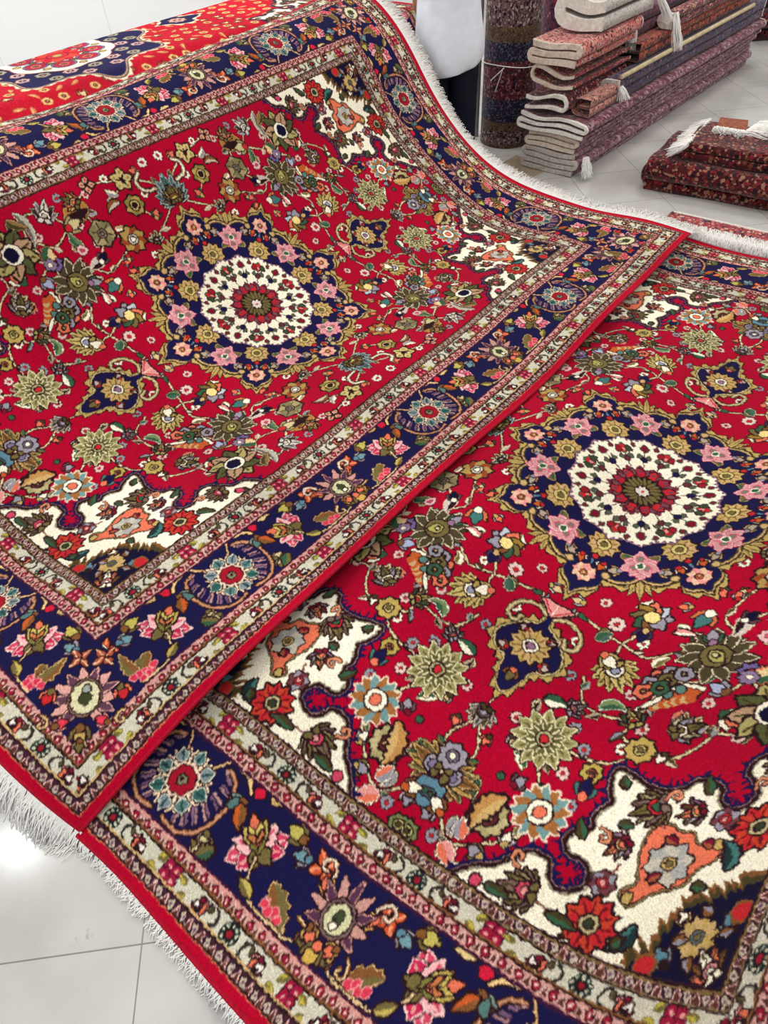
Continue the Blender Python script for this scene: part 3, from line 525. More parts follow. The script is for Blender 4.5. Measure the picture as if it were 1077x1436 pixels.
def big_chart(px):
    nx,ny=int(round(2*HA/px)),int(round(2*HB/px))
    q=quarter(px)
    full=np.empty((nx,ny,3),np.float32); full[:]=np.array(SEL,np.float32)
    u=(np.arange(nx)+.5)*px-HA; v=(np.arange(ny)+.5)*px-HB
    iu=np.minimum((np.abs(u)/px).astype(int),q.shape[0]-1); iv=np.minimum((np.abs(v)/px).astype(int),q.shape[1]-1)
    du=HA-np.abs(u); dv=HB-np.abs(v)
    fu=du>BT; fv=dv>BT
    full[np.ix_(fu,fv)]=q[iu[fu]][:,iv[fv]]
    U,V=np.meshgrid(u,v,indexing='ij'); DU,DV=np.meshgrid(du,dv,indexing='ij')
    longs=DV<=DU; D=np.where(longs,DV,DU)
    # running coordinate along each side
    s_main=np.where(longs,np.where(V<0,U+.055,U),V-PS)
    tin=D                                     # distance from the edge inward
    def put(mask,tile,period,d0,d1,s):
        t=tile; i=((np.mod(s[mask],period))/period*t.shape[0]).astype(int)%t.shape[0]
        j=np.clip(((tin[mask]-d0)/(d1-d0)*t.shape[1]).astype(int),0,t.shape[1]-1)
        full[mask]=t[i,j]
    def band(d0,d1): return (D>d0)&(D<=d1)
    sg=np.where(longs,U,V)
    put(band(O1,O2),tile_main(px,2*PL,O2-O1),2*PL,O1,O2,s_main)
    tw=tile_white(px*.8,.386,.049)
    put(band(.055,.104),tw,.386,.055,.104,sg+.02); put(band(.371,.415),tw,.386,.371,.415,sg-.10)
    tp=tile_thin(px*.6,.037,.029,C(204,150,140),C(150,26,50),C(236,196,184)); td=tile_thin(px*.6,.044,.031,C(66,34,50),C(196,180,160),C(110,70,100))
    put(band(.104,O1),tp,.037,.104,O1,sg); put(band(O2,.371),tp,.037,O2,.371,sg)
    put(band(.024,.055),td,.040,.024,.055,sg); put(band(.415,BT),td,.040,.415,BT,sg)
    for d,c,w in ((.0255,C(200,110,80),.004),(.029,INK,.004),(.055,INK,.004),(.059,TAN,.004),(.104,INK,.005),(.108,BRN,.004),(O1-.001,C(214,150,140),.004),(O1+.004,C(60,24,50),.006),(O2-.003,C(60,24,50),.006),(O2+.002,C(214,150,140),.004),(.371,INK,.005),(.375,BRN,.004),(.415,INK,.005),(.4185,C(128,108,76),.0035),(BT-.003,INK,.005),(BT-.0075,C(128,102,62),.004)):
        full[np.abs(D-d)<w/2]=np.array(c,np.float32)
    cv=Cv(-HA,-HB,2*HA,2*HB,px,RED); cv.a=full; cv.nx,cv.ny=nx,ny
    for sx in (-1,1):
        for sy in (-1,1): corner(cv,sx,sy)
    return cv.a

def ragged(a,amp,cell,seed):
    g=np.random.default_rng(seed); nx,ny=a.shape[:2]; out=[]
    for k in range(2):
        f=g.normal(0,amp,(nx//cell+3,ny//cell+3)).astype(np.float32)
        x=np.arange(nx)/cell; y=np.arange(ny)/cell; i=x.astype(int); j=y.astype(int); fx=(x-i)[:,None]; fy=(y-j)[None,:]
        out.append(f[np.ix_(i,j)]*(1-fx)*(1-fy)+f[np.ix_(i+1,j)]*fx*(1-fy)+f[np.ix_(i,j+1)]*(1-fx)*fy+f[np.ix_(i+1,j+1)]*fx*fy)
    I=np.clip(np.arange(nx)[:,None]+np.rint(out[0]).astype(int),0,nx-1); J=np.clip(np.arange(ny)[None,:]+np.rint(out[1]).astype(int),0,ny-1)
    return a[I,J]
# ------------------------------------------------------------------ draped rug surfaces
def bas(x,n):
    x=np.asarray(x,float); m=n-3; t=x*m; i=np.clip(np.floor(t),0,m-1).astype(int); f=t-i
    b=[(1-f)**3/6,(3*f**3-6*f**2+4)/6,(-3*f**3+3*f**2+3*f+1)/6,f**3/6]
    M=np.zeros((len(x),n))
    for k in range(4): M[np.arange(len(x)),i+k]=b[k]
    return M
def surf(ctrl,u,v):
    G=np.array(ctrl).reshape(11,13,3)
    return np.einsum('ui,ijc,vj->uvc',bas((np.asarray(u)+HA)/(2*HA),11),G,bas((np.asarray(v)+HB)/(2*HB),13))
def sstep(x): x=np.clip(x,0,1); return x*x*(3-2*x)
def fix_A(P,u,v):
    P[...,2]=np.maximum(P[...,2],.020); return P
def fix_B(P,u,v):
    U,V=np.meshgrid(u,v,indexing='ij')
    P[...,2]-=.055*sstep((V-.60)/.14)*sstep((1.62-np.abs(U))/.1+.3)
    # past its ridge the rug falls away again
    v0=-.96; zr=surf(CTRL_B,u,[v0])[:,0,2][:,None]; d=P[...,2]-zr; k=sstep((v0+.02-V)/.10)
    P[...,2]=zr+np.where(V<v0+.02,d*(1-k)-d*k*.95,d)
    P[...,2]=np.maximum(P[...,2],.013); return P
def pile_material(name):
    m,nt,b=new_mat(name,.95,.04,.03); N=nt.nodes; L=nt.links
    at=N.new('ShaderNodeAttribute'); at.attribute_name='knots'
    tc=N.new('ShaderNodeTexCoord')
    n1=N.new('ShaderNodeTexNoise'); n1.inputs['Scale'].default_value=260; n1.inputs['Detail'].default_value=2
    L.new(tc.outputs['Object'],n1.inputs['Vector'])
    hs=N.new('ShaderNodeHueSaturation'); mr=N.new('ShaderNodeMapRange'); mr.inputs['From Min'].default_value=.3; mr.inputs['From Max'].default_value=.7; mr.inputs['To Min'].default_value=.86; mr.inputs['To Max'].default_value=1.12
    L.new(n1.outputs['Fac'],mr.inputs['Value']); L.new(mr.outputs['Result'],hs.inputs['Value']); L.new(at.outputs['Color'],hs.inputs['Color'])
    L.new(hs.outputs['Color'],b.inputs['Base Color'])
    bp=N.new('ShaderNodeBump'); bp.inputs['Strength'].default_value=.25; bp.inputs['Distance'].default_value=.004
    L.new(n1.outputs['Fac'],bp.inputs['Height']); L.new(bp.outputs['Normal'],b.inputs['Normal'])
    return m
PILE=pile_material('wool_pile')
M_RIM=plain('red_overcast_wool',(172,6,40),.85,.2,.15,90,.3)
M_FRG=plain('white_cotton_fringe',(248,246,242),.85,.2,.03,40)
M_BACK=plain('rug_back',(150,60,60),.9,.1,.2,80)
def grid_faces(nu,nv):
    i=np.arange(nu-1)[:,None]; j=np.arange(nv-1)[None,:]
    a=i*nv+j
    return np.stack([a,a+nv,a+nv+1,a+1],-1).reshape(-1,4)
def np_mesh(name,V,F,mat):
    me=bpy.data.meshes.new(name); n=len(V); f=len(F)
    me.vertices.add(n); me.vertices.foreach_set('co',np.ascontiguousarray(V,np.float32).ravel())
    me.loops.add(f*4); me.loops.foreach_set('vertex_index',np.ascontiguousarray(F,np.int32).ravel())
    me.polygons.add(f); me.polygons.foreach_set('loop_start',np.arange(0,f*4,4,dtype=np.int32))
    me.update(calc_edges=True); me.polygons.foreach_set('use_smooth',np.ones(f,bool)); me.materials.append(mat); me.update()
    return me
def rug(name,ctrl,chart,fixer,label,origin,fr,surf_fn=None,group=None,step=1):
    nu,nv=chart.shape[0]//2,chart.shape[1]//2
    c=chart[:nu*2,:nv*2].reshape(nu,2,nv,2,3).mean((1,3))
    c=c*(1+RNG.normal(0,.05,(nu,nv,1)))
    c=c*(1+.05*np.sin(np.linspace(0,37,nu))[:,None,None]*np.sin(np.linspace(0,5,nu))[:,None,None])
    f=surf_fn or (lambda u,v:fixer(surf(ctrl,u,v),u,v))
    u=np.linspace(-HA,HA,nu); v=np.linspace(-HB,HB,nv)
    P=f(u,v); org=np.array(origin)
    root=empty(name,tuple(origin),label,'rug',group)
    me=np_mesh('pile',(P-org).reshape(-1,3),grid_faces(nu,nv),PILE)
    at=me.color_attributes.new('knots','FLOAT_COLOR','POINT')
    buf=np.ones((nu*nv,4),np.float32); buf[:,:3]=srgb(np.clip(c,0,255)).reshape(-1,3)
    at.data.foreach_set('color',buf.ravel())
    o=bpy.data.objects.new('pile',me); link(o,root)
    # backing: the woven underside, a coarser sheet 9 mm below with its rim
    cu,cv_=90,64
    u2=np.linspace(-HA,HA,cu); v2=np.linspace(-HB,HB,cv_); Q=f(u2,v2)
    gu=np.gradient(Q,axis=0); gv=np.gradient(Q,axis=1); n=np.cross(gu,gv); n/=np.linalg.norm(n,axis=2)[...,None]+1e-9
    if n[...,2].mean()<0: n=-n
    B=Q-n*.010; B[...,2]=np.maximum(B[...,2],.002)
    V=(B-org).reshape(-1,3); F=grid_faces(cu,cv_)[:,::-1]
    me=np_mesh('backing',V,F,M_BACK); link(bpy.data.objects.new('backing',me),root)
    # selvedge: overcast cord round the edge, each side a part
    for nm,idx in (('selvedge',[(i,0) for i in range(cu)]),('selvedge',[(i,cv_-1) for i in range(cu)]),('end_binding',[(0,j) for j in range(cv_)]),('end_binding',[(cu-1,j) for j in range(cv_)])):
        ce=np.array([Q[i,j]-n[i,j]*.0045 for i,j in idx]); nn=np.array([n[i,j] for i,j in idx])
        ou=np.array([(gu if nm=='end_binding' else gv)[i,j] for i,j in idx]); ou/=np.linalg.norm(ou,axis=1)[:,None]+1e-9
        VV=[];K6=8
        for k in range(len(ce)):
            for a in range(K6):
                t=a*2*math.pi/K6; VV.append(ce[k]-org+nn[k]*.0065*math.sin(t)+ou[k]*.0075*math.cos(t))
        FF=[(k*K6+a,k*K6+(a+1)%K6,(k+1)*K6+(a+1)%K6,(k+1)*K6+a) for k in range(len(ce)-1) for a in range(K6)]
        me=np_mesh(nm,np.array(VV),np.array(FF),M_RIM); link(bpy.data.objects.new(nm,me),root)
    # fringes
    for side,L,droop,dens,v0,v1,floor in fr:
        uu=np.array([side*HA]); vv=np.linspace(v0,v1,int(dens*(v1-v0)))
        E=f(uu,vv)[0]; I=f(np.array([side*(HA-.03)]),vv)[0]
        T=E-I; T/=np.linalg.norm(T,axis=1)[:,None]+1e-9
        S=np.gradient(E,axis=0); S/=np.linalg.norm(S,axis=1)[:,None]+1e-9
        VV=[];FF=[]
        for k in range(len(vv)):
            for rep in range(2):
                p=E[k]-org-np.array([0,0,.004])+S[k]*random.uniform(-.004,.004); d=T[k]+S[k]*random.uniform(-.45,.45)+np.array([0,0,random.uniform(-.05,.12)]); ln=L*random.uniform(.55,1.15); r=.0036
                pts=[]
                for s in range(5):
                    q=p+d*ln*s/4+np.array([0,0,-droop*(s/4)**2*ln]); q=q+S[k]*.008*math.sin(s*1.7+k)*s/4
                    q[2]=max(q[2],min(floor,E[k][2]-.004+floor*s/2)-org[2]+.004+random.random()*.006); pts.append(q)
                b0=len(VV)
                for s,q in enumerate(pts):
                    rr=r*(1-.12*s)
                    for a in range(3): 
                        t=a*2.094; VV.append(q+S[k]*rr*math.cos(t)+np.array([0,0,1.])*rr*math.sin(t))
                for s in range(4):
                    for a in range(3): FF.append((b0+s*3+a,b0+s*3+(a+1)%3,b0+s*3+3+(a+1)%3,b0+s*3+3+a))
        me=np_mesh('fringe',np.array(VV),np.array(FF),M_FRG); o=link(bpy.data.objects.new('fringe',me),root); o['kind']='stuff'; o['label']='white knotted cotton fringe'
    return root
PX=.0014
CHART=ragged(big_chart(PX),1.35,4,4)
rug('persian_rug',CTRL_A,CHART,fix_A,'red Persian rug in the middle, overlapping its neighbour, whole ivory medallion, far side raised',(-.35,3.3,.02),
    [(1,.135,.12,640,-1.19,1.19,.09),(-1,.10,.7,380,-1.19,1.19,0.)],group='red medallion rugs spread in a row')
rug('persian_rug',CTRL_B,CHART,fix_B,'red Persian rug nearest the viewer, tucked under its neighbour, cut off by the right edge',(.9,2.2,.013),
    [(1,.125,.05,640,-1.19,1.19,.093),(-1,.038,.9,260,-1.19,1.19,0.)],group='red medallion rugs spread in a row')
# ------------------------------------------------------------------ the rug behind: same border, other medallion
def back_chart(big):
    px=PX*2
    nx,ny=big.shape[0]//2,big.shape[1]//2
    a=big[:nx*2,:ny*2].reshape(nx,2,ny,2,3).mean((1,3))
    FR=C(186,18,42)
    cv=Cv(0,0,FU,FV,px,FR)
    rg=random.Random(3)
    for i in range(17):
        for j in range(10):
            x=.06+i*.078+(j%2)*.039; y=.04+j*.074
            k=rg.random()
            if k<.5: rosette(cv,x,y,.024,5,C(232,190,120),C(150,30,40),FR,C(240,214,150),.35,rg.random()*6,1.,None,.003)
            elif k<.8: leaf(cv,x,y,rg.random()*6.3,.06,.010,1.,C(226,170,110),C(206,120,80),C(150,30,40),None,.003)
            else: bud(cv,x,y,rg.random()*6.3,.03,C(240,200,150),C(220,150,90),FR)
    pol=lambda r,t:np.stack([r*np.cos(t),r*np.sin(t)],1)
    th=np.linspace(0,2*math.pi,480,endpoint=False); r=.40+.075*np.abs(np.cos(th*4))**3+.012*np.cos(th*8)
    saw=np.abs(((np.arange(480)%8)/8.)*2-1)
    cv.T=None; cv.poly(pol(r+.015+.020*saw,th),C(236,222,190)); cv.poly(pol(r+.01,th),INK); cv.poly(pol(r+.004,th),C(190,160,130)); cv.poly(pol(r-.006,th),C(34,30,76))
    for k in range(16):
        t=k*math.pi/8
        for rr,s in ((.30,.036),(.37,.034)):
            x,y=rr*math.cos(t+(rr>.33)*.196),rr*math.sin(t+(rr>.33)*.196)
            rosette(cv,x,y,s,6,C(206,170,170) if k%2 else C(160,160,140),INK,C(150,60,90),C(230,210,190),.35,t)
    r=.24+.022*np.abs(np.sin(th*4)); cv.T=None; cv.poly(pol(r+.012,th),C(150,60,60)); cv.poly(pol(r+.006,th),IVO)
    for k in range(8):
        t=(k+.5)*math.pi/4; cv.tf(.165*math.cos(t),.165*math.sin(t),t-math.pi/2)
        cv.disc(0,0,.056,C(150,130,160),INK,.004); cv.disc(0,0,.044,C(196,30,52),C(90,60,110),.006); rosette(cv,.165*math.cos(t),.165*math.sin(t),.028,6,C(226,120,110),C(120,20,40),C(214,190,120),RD2)
        cv.tf(0,0,k*math.pi/4-math.pi/2); cv.disc(0,.21,.016,GLD,INK); cv.disc(0,.13,.015,OLV,INK)
    rosette(cv,0,0,.12,12,C(200,30,46),C(120,20,40),C(206,40,60),GLD,.4,0,1.,C(214,70,60))
    # pendants and corners of the same family
    lz=[(.86,0),(.82,.03),(.775,.045),(.765,.08),(.72,.095),(.67,.07),(.645,.03),(.60,0)]; lz=lz+[(x,-y) for x,y in lz[::-1][1:-1]]
    p=smooth(lz,6,True); c=np.array([.72,0]); n=(p-c)/np.linalg.norm(p-c,axis=1)[:,None]
    cv.T=None; cv.poly(p+n*(.012+.02*np.abs(((np.arange(len(p))%6)/6.)*2-1)[:,None]),C(236,222,190)); cv.poly(p+n*.006,INK); cv.poly(p,C(34,30,76)); rosette(cv,.72,0,.05,8,C(206,160,150),INK,RD2,IVO,.35)
    spandrel(cv)
    q=cv.a
    u=(np.arange(nx)+.5)*px-HA; v=(np.arange(ny)+.5)*px-HB
    fu=(HA-np.abs(u))>BT; fv=(HB-np.abs(v))>BT
    iu=np.minimum((np.abs(u)/px).astype(int),q.shape[0]-1); iv=np.minimum((np.abs(v)/px).astype(int),q.shape[1]-1)
    a[np.ix_(fu,fv)]=q[iu[fu]][:,iv[fv]]
    return a
CU=np.array([.665,.746,0.]); CVV=np.array([-.746,.665,0.]); CC0=np.array([-1.758,4.948,1.118])
def surf_C(u,v):
    # profile: climbs under the neighbour, flat over the top, falls to the floor behind
    s=np.linspace(-HB,HB,600); th=np.where(s<-.2,-.0,0.)
    th=.42*sstep((s+.60)/.05)*sstep((-.40-s)/.06)+.95*sstep((-.76-s)/.12)-1.50*sstep((s-.06)/.13)+1.45*sstep((s-.90)/.16)
    ds=(s[1]-s[0])*K
    w=np.concatenate([[0],np.cumsum(np.cos(th[:-1])*ds)]); z=np.concatenate([[0],np.cumsum(np.sin(th[:-1])*ds)])
    i0=np.argmin(np.abs(s)); w-=w[i0]; z-=z[i0]
    W_=np.interp(v,s,w); Z_=np.interp(v,s,z)
    P=CC0[None,None]+np.asarray(u)[:,None,None]*K*CU+W_[None,:,None]*CVV; P[...,2]=np.maximum(CC0[2]+Z_[None,:],.012)
    U=np.asarray(u)[:,None]; P[...,2]+=.012*np.sin(U*5)*np.clip(.5-np.abs(np.asarray(v)[None,:]+.3),0,1)
    return P
rug('persian_rug',None,back_chart(CHART),None,'brighter red rug arched up behind the others, its medallion against the white backdrop',(CC0[0],CC0[1],.012),[],surf_C)
# ------------------------------------------------------------------ folded and rolled rugs
def weave(name,base,cols,scale=16.,dark=(30,18,24),rz=0.,st=1.):
    scale*=1.7
    m,nt,b=new_mat(name,.9,.12,.2); N=nt.nodes; L=nt.links
    tc=N.new('ShaderNodeTexCoord')
    def vor(s,off):
        mp=N.new('ShaderNodeMapping'); mp.inputs['Location'].default_value=(off,off*.7,off*.3); mp.inputs['Rotation'].default_value=(0,0,-rz); mp.inputs['Scale'].default_value=(st,1,1); L.new(tc.outputs['Object'],mp.inputs['Vector'])
        v=N.new('ShaderNodeTexVoronoi'); v.inputs['Scale'].default_value=s; v.inputs['Randomness'].default_value=.75; L.new(mp.outputs['Vector'],v.inputs['Vector']); return v
    v1=vor(scale,1.3); v2=vor(scale*2.3,4.1)
    sp=N.new('ShaderNodeSeparateColor'); L.new(v1.outputs['Color'],sp.inputs['Color'])
    r=N.new('ShaderNodeValToRGB'); r.color_ramp.interpolation='CONSTANT'
    pal=[base,base,dark]+list(cols)+[base]
    while len(r.color_ramp.elements)<len(pal): r.color_ramp.elements.new(.5)
    for i,cc in enumerate(pal): r.color_ramp.elements[i].position=i/len(pal); r.color_ramp.elements[i].color=(*srgb(cc),1)
    L.new(sp.outputs['Red'],r.inputs['Fac'])
    rr=N.new('ShaderNodeValToRGB'); rr.color_ramp.interpolation='CONSTANT'; rr.color_ramp.elements[0].color=(1,1,1,1); rr.color_ramp.elements[1].position=.42; rr.color_ramp.elements[1].color=(0,0,0,1)
    L.new(v1.outputs['Distance'],rr.inputs['Fac'])
    s2=N.new('ShaderNodeSeparateColor'); L.new(v2.outputs['Color'],s2.inputs['Color'])
    r2=N.new('ShaderNodeValToRGB'); r2.color_ramp.interpolation='CONSTANT'; p2=[base,dark,base,cols[0],base,cols[-1]]
    while len(r2.color_ramp.elements)<len(p2): r2.color_ramp.elements.new(.5)
    for i,cc in enumerate(p2): r2.color_ramp.elements[i].position=i/len(p2); r2.color_ramp.elements[i].color=(*srgb(cc),1)
    L.new(s2.outputs['Green'],r2.inputs['Fac'])
    mx=N.new('ShaderNodeMix'); mx.data_type='RGBA'; L.new(rr.outputs['Color'],mx.inputs['Factor']); L.new(r2.outputs['Color'],mx.inputs['A']); L.new(r.outputs['Color'],mx.inputs['B'])
    L.new(mx.outputs['Result'],b.inputs['Base Color'])
    return m
SA=math.atan2(.718,.696)
W_MAUVE=weave('mauve_weave',(146,104,116),[(172,134,144),(196,164,174),(116,66,80)],20,(84,50,60),SA,.35)
W_WINE=weave('wine_weave',(104,24,40),[(150,60,70),(60,50,80),(190,150,130)],20)
W_SIDE=weave('wine_side_weave',(116,64,78),[(150,104,112),(96,44,58),(170,140,150)],20,(70,36,46),SA,.35)
W_DARK=weave('dark_weave',(62,26,34),[(120,44,50),(150,110,90),(40,36,60)],18)
W_RED=weave('red_weave',(140,34,48),[(180,70,70),(90,70,110),(206,160,140)],20)
W_PINK=weave('pink_weave',(196,104,98),[(214,140,120),(170,60,66),(206,170,160)],24)
W_NAVY=weave('navy_weave',(56,44,70),[(110,60,80),(140,110,120),(84,84,120)],22)
W_PURP=weave('purple_weave',(94,48,70),[(60,36,60),(150,100,120),(130,50,70)],20)
W_ORNG=weave('rust_weave',(150,64,46),[(196,110,80),(60,40,60),(120,40,50)],16)
W_PEACH=weave('peach_weave',(190,124,108),[(214,160,140),(150,70,76),(130,96,100)],24)
W_TRIB=weave('tribal_weave',(74,20,26),[(128,30,42),(104,48,34),(36,24,34),(110,62,34),(150,110,90)],17,(26,14,16))
W_GRY=weave('grey_backed_weave',(196,190,182),[(214,208,200),(170,160,156),(206,196,190)],40,(150,140,136))
M_CREAM=plain('cream_rug_end',(216,200,184),.9,.1,.12,50,.3); M_WHT=plain('white_rug_end',(226,222,212),.9,.1,.1,50,.3); M_GREY=plain('grey_rug_end',(196,188,180),.9,.1,.16,60,.4)
def serp(n,w,h,y0):
    # folding line of a rug: n layers across width w, total height h
    t=h/n; pts=[]
    for i in range(n):
        z=t*(i+.5); ys=np.linspace(y0+t/2,y0+w-t/2,9)
        if i%2: ys=ys[::-1]
        for y in ys: pts.append((y,z))
        if i<n-1:
            c=(ys[-1],z+t/2); s=1 if i%2==0 else -1
            for a in np.linspace(-math.pi/2,math.pi/2,7)[1:-1]: pts.append((c[0]+s*math.cos(a)*t/2,c[1]+math.sin(a)*t/2))
    return np.array(pts),t
def folded(label,base,ang,x0,x1,y0,y1,z0,z1,n,mat,endmat,group=None,loose=0.,tufts=(),wave=.004,name='folded_rug',seed=0,endcap=(1,1),mirror=False):
    rg=random.Random(seed)
    ex=np.array([math.cos(ang),math.sin(ang),0]); ey=np.array([-math.sin(ang),math.cos(ang),0]); ez=np.array([0,0,1.])
    o3=np.array([base[0],base[1],0.])+ex*(x0+x1)/2+ey*(y0+y1)/2+ez*z0
    root=empty(name,tuple(o3),label,'rug',group)
    pts,t=serp(n,y1-y0,z1-z0,-(y1-y0)/2)
    if mirror: pts[:,0]*=-1
    d=np.gradient(pts,axis=0); d/=np.linalg.norm(d,axis=1)[:,None]+1e-9; nn=np.stack([-d[:,1],d[:,0]],1)
    th=min(t*(.46-loose*.16),.011) if loose>=.8 else t*(.46-loose*.16)
    ns=max(4,int((x1-x0)/.12)); xs=np.linspace(-(x1-x0)/2,(x1-x0)/2,ns)
    ph=[rg.random()*6 for _ in range(4)]
    def P(x,k,s,grow=0.):
        q=pts[k]+nn[k]*s*(th+grow)
        q=q+np.array([wave*math.sin(x*3+ph[0]+q[1]*20)+wave*.6*math.sin(x*9+ph[1]),0])
        zz=q[1]
        if loose: zz+=loose*t*.8*math.sin(q[0]*15+ph[2]+q[1]*9)*(.3+.7*min(1,max(0,zz/(z1-z0))))*.5
        zz=min(max(zz,.001),z1-z0-.001)
        return ex*x+ey*q[0]+ez*zz
    N_=len(pts); V=[];F=[]
    for x in xs:
        for k in range(N_): V.append(P(x,k,1))
        for k in range(N_-1,-1,-1): V.append(P(x,k,-1))
    M2=2*N_
    for i in range(ns-1):
        for k in range(M2): F.append((i*M2+k,i*M2+(k+1)%M2,(i+1)*M2+(k+1)%M2,(i+1)*M2+k))
    me=bpy.data.meshes.new('pile'); me.from_pydata([tuple(v) for v in V],[],F); me.materials.append(mat); me.polygons.foreach_set('use_smooth',np.ones(len(F),bool)); link(bpy.data.objects.new('pile',me),root)
    for e,(xe,sgn) in enumerate(((xs[0],-1),(xs[-1],1))):
        if not endcap[e]: continue
        V=[];F=[];L=len(pts)
        for xx,g in ((xe-sgn*.004,.0015),(xe+sgn*.010,.0015),(xe+sgn*.016,-.002)):
            for k in range(L): V.append(P(xx,k,1,g)+ex*rg.uniform(-.003,.003))
            for k in range(L-1,-1,-1): V.append(P(xx,k,-1,g)+ex*rg.uniform(-.003,.003))
        for r_ in range(2):
            for k in range(2*L): F.append((r_*2*L+k,r_*2*L+(k+1)%(2*L),(r_+1)*2*L+(k+1)%(2*L),(r_+1)*2*L+k))
        b0=4*L
        for k in range(L-1): F.append((b0+k,b0+k+1,b0+2*L-2-k,b0+2*L-1-k))
        me=bpy.data.meshes.new('bound_end'); me.from_pydata([tuple(v) for v in V],[],F); me.materials.append(endmat); ob=link(bpy.data.objects.new('bound_end',me),root); ob['label']='pale bound end'
    for (tx,ty,tz,dv,L,n_) in tufts:
        p=ex*(tx-(x0+x1)/2)+ey*(ty-(y0+y1)/2)+ez*(tz-z0)
        dd=ex*dv[0]+ey*dv[1]+ez*dv[2]
        tassel(p,dd,L,n_,root,rg,tz-z0-(tz-.006))
    return root
def tassel(p,d,L,n_,root,rg,zmin=-9.,spread=.03,nm='fringe'):
    d=np.array(d)/np.linalg.norm(d); V=[];F=[]
    a=np.cross(d,[0,0,1.]); a=a/np.linalg.norm(a) if np.linalg.norm(a)>1e-3 else np.array([1.,0,0]); b=np.cross(d,a)
    for k in range(n_):
        r0=rg.random()**.5; an=rg.random()*6.28; off=(a*math.cos(an)+b*math.sin(an))*r0
        ln=L*rg.uniform(.75,1.05); b0=len(V); r=.0042; c1=rg.uniform(-.5,.5)
        for s in range(6):
            u=s/5; q=p+d*ln*u+off*spread*(.35+.9*u**.7)+a*.012*math.sin(u*5+c1*6)
            q[2]=max(q[2],zmin+r)
            for j in range(4): t=j*1.571; V.append(q+(a*math.cos(t)+b*math.sin(t))*r*(1-.6*u))
        for s in range(5):
            for j in range(4): F.append((b0+s*4+j,b0+s*4+(j+1)%4,b0+s*4+4+(j+1)%4,b0+s*4+4+j))
    me=bpy.data.meshes.new(nm); me.from_pydata([tuple(v) for v in V],[],F); me.materials.append(M_FRG); ob=link(bpy.data.objects.new(nm,me),root); ob['label']='white cotton fringe'
    return ob
SA=math.atan2(.718,.696); SB=(1.643,5.333); G='folded rugs of the tall pile'
folded('bottom rug of the tall pile, pale grey ragged end, white tassel at its corner',SB,SA,0,3.36,0,.46,0.,.165,4,W_MAUVE,M_GREY,G,.5,[(.03,-.055,.155,(-.15,-.35,-1),.15,60)],seed=1)
folded('second rug of the tall pile from the floor, beige folded end',SB,SA,.0,3.36,.01,.44,.166,.285,3,W_MAUVE,M_CREAM,G,.6,seed=2)
folded('dark wine rug in the tall pile with loose white-edged folds above the beige one',SB,SA,-.05,3.30,-.07,.50,.286,.41,3,W_SIDE,M_WHT,G,.9,seed=3)
folded('red rug in the tall pile with white-edged fold under the smaller rugs',SB,SA,-.03,3.25,.13,.50,.411,.55,2,W_WINE,M_WHT,G,.9,seed=4,mirror=True)
folded('short rug in the tall pile, red inside a wide open white-edged fold',SB,SA,.0,.84,.07,.45,.551,.71,2,W_RED,M_CREAM,G,1.,seed=5)
folded('pink faded rug lying near the top of the tall pile',SB,SA,-.02,.86,.08,.47,.711,.86,3,W_PINK,M_CREAM,G,.5,seed=6)
folded('topmost rug of the tall pile, thick white fold cut by the photo top',SB,SA,.25,.98,.02,.42,.861,1.08,2,W_GRY,M_WHT,G,.55,[(.98,.06,1.0,(.5,-.5,-1),.26,70)],seed=7)
folded('peach rolled-up rug end sticking out of the right side of the tall pile',SB,SA,.02,.42,-.065,.09,.411,.53,2,W_PEACH,M_CREAM,G,.3,[(.43,-.05,.52,(.15,-.5,-1),.10,50)],seed=8,endcap=(0,0))
folded('long navy patterned rug on the right ledge of the pile under the wooden pole',SB,SA,.46,3.28,-.065,.11,.411,.55,2,W_NAVY,M_WHT,G,.2,seed=9)
folded('rust and navy rug lying on the ledge of the pile behind the wooden pole',SB,SA,.88,3.1,.02,.42,.551,.68,2,W_ORNG,M_CREAM,G,.3,seed=10,endcap=(0,1))
folded('purple rug on the upper pile with a large white fringe at its near end',SB,SA,1.0,3.05,.14,.44,.681,.85,2,W_PURP,M_WHT,G,.3,[(1.0,.20,.83,(-.45,-.25,-1),.24,90),(1.0,.32,.84,(-.6,-.2,-1),.24,80)],seed=11)
folded('maroon rug on the upper pile with a hanging white tassel, right of the purple one',SB,SA,1.34,3.05,.0,.13,.681,.80,2,W_WINE,M_WHT,G,.3,[(1.33,.02,.80,(-.1,-.35,-1),.25,80)],seed=12)
# wooden pole lying along the ledge
def rod(name,a,b,r,mat,parent=None,n=12,r2=None):
    a=np.array(a,float);b=np.array(b,float); d=b-a; L=np.linalg.norm(d); d/=L; s=np.cross(d,[0,0,1.]); 
    s=np.array([1.,0,0]) if np.linalg.norm(s)<1e-3 else s/np.linalg.norm(s); t=np.cross(d,s); V=[];F=[]
    st=[(0,.8),(.004/L,1.),(.33,1.02),(.66,.98),(1-.004/L,1.),(1,.8)]
    for u,k in st:
        for j in range(n): an=j*2*math.pi/n; V.append(a+d*L*u+(s*math.cos(an)+t*math.sin(an))*r*k)
    for i in range(len(st)-1):
        for j in range(n): F.append((i*n+j,i*n+(j+1)%n,(i+1)*n+(j+1)%n,(i+1)*n+j))
    F+= [tuple(range(n))[::-1],tuple(range((len(st)-1)*n,len(st)*n))]
    o3=a if parent is None else np.zeros(3)
    me=bpy.data.meshes.new(name); me.from_pydata([tuple(v-o3) for v in V],[],F); me.materials.append(mat); me.polygons.foreach_set('use_smooth',np.ones(len(F),bool)); o=link(bpy.data.objects.new(name,me),parent)
    if parent is None: o.location=tuple(a)
    return o
ex=np.array([math.cos(SA),math.sin(SA),0]); ey=np.array([-math.sin(SA),math.cos(SA),0]); sb=np.array([SB[0],SB[1],0.])
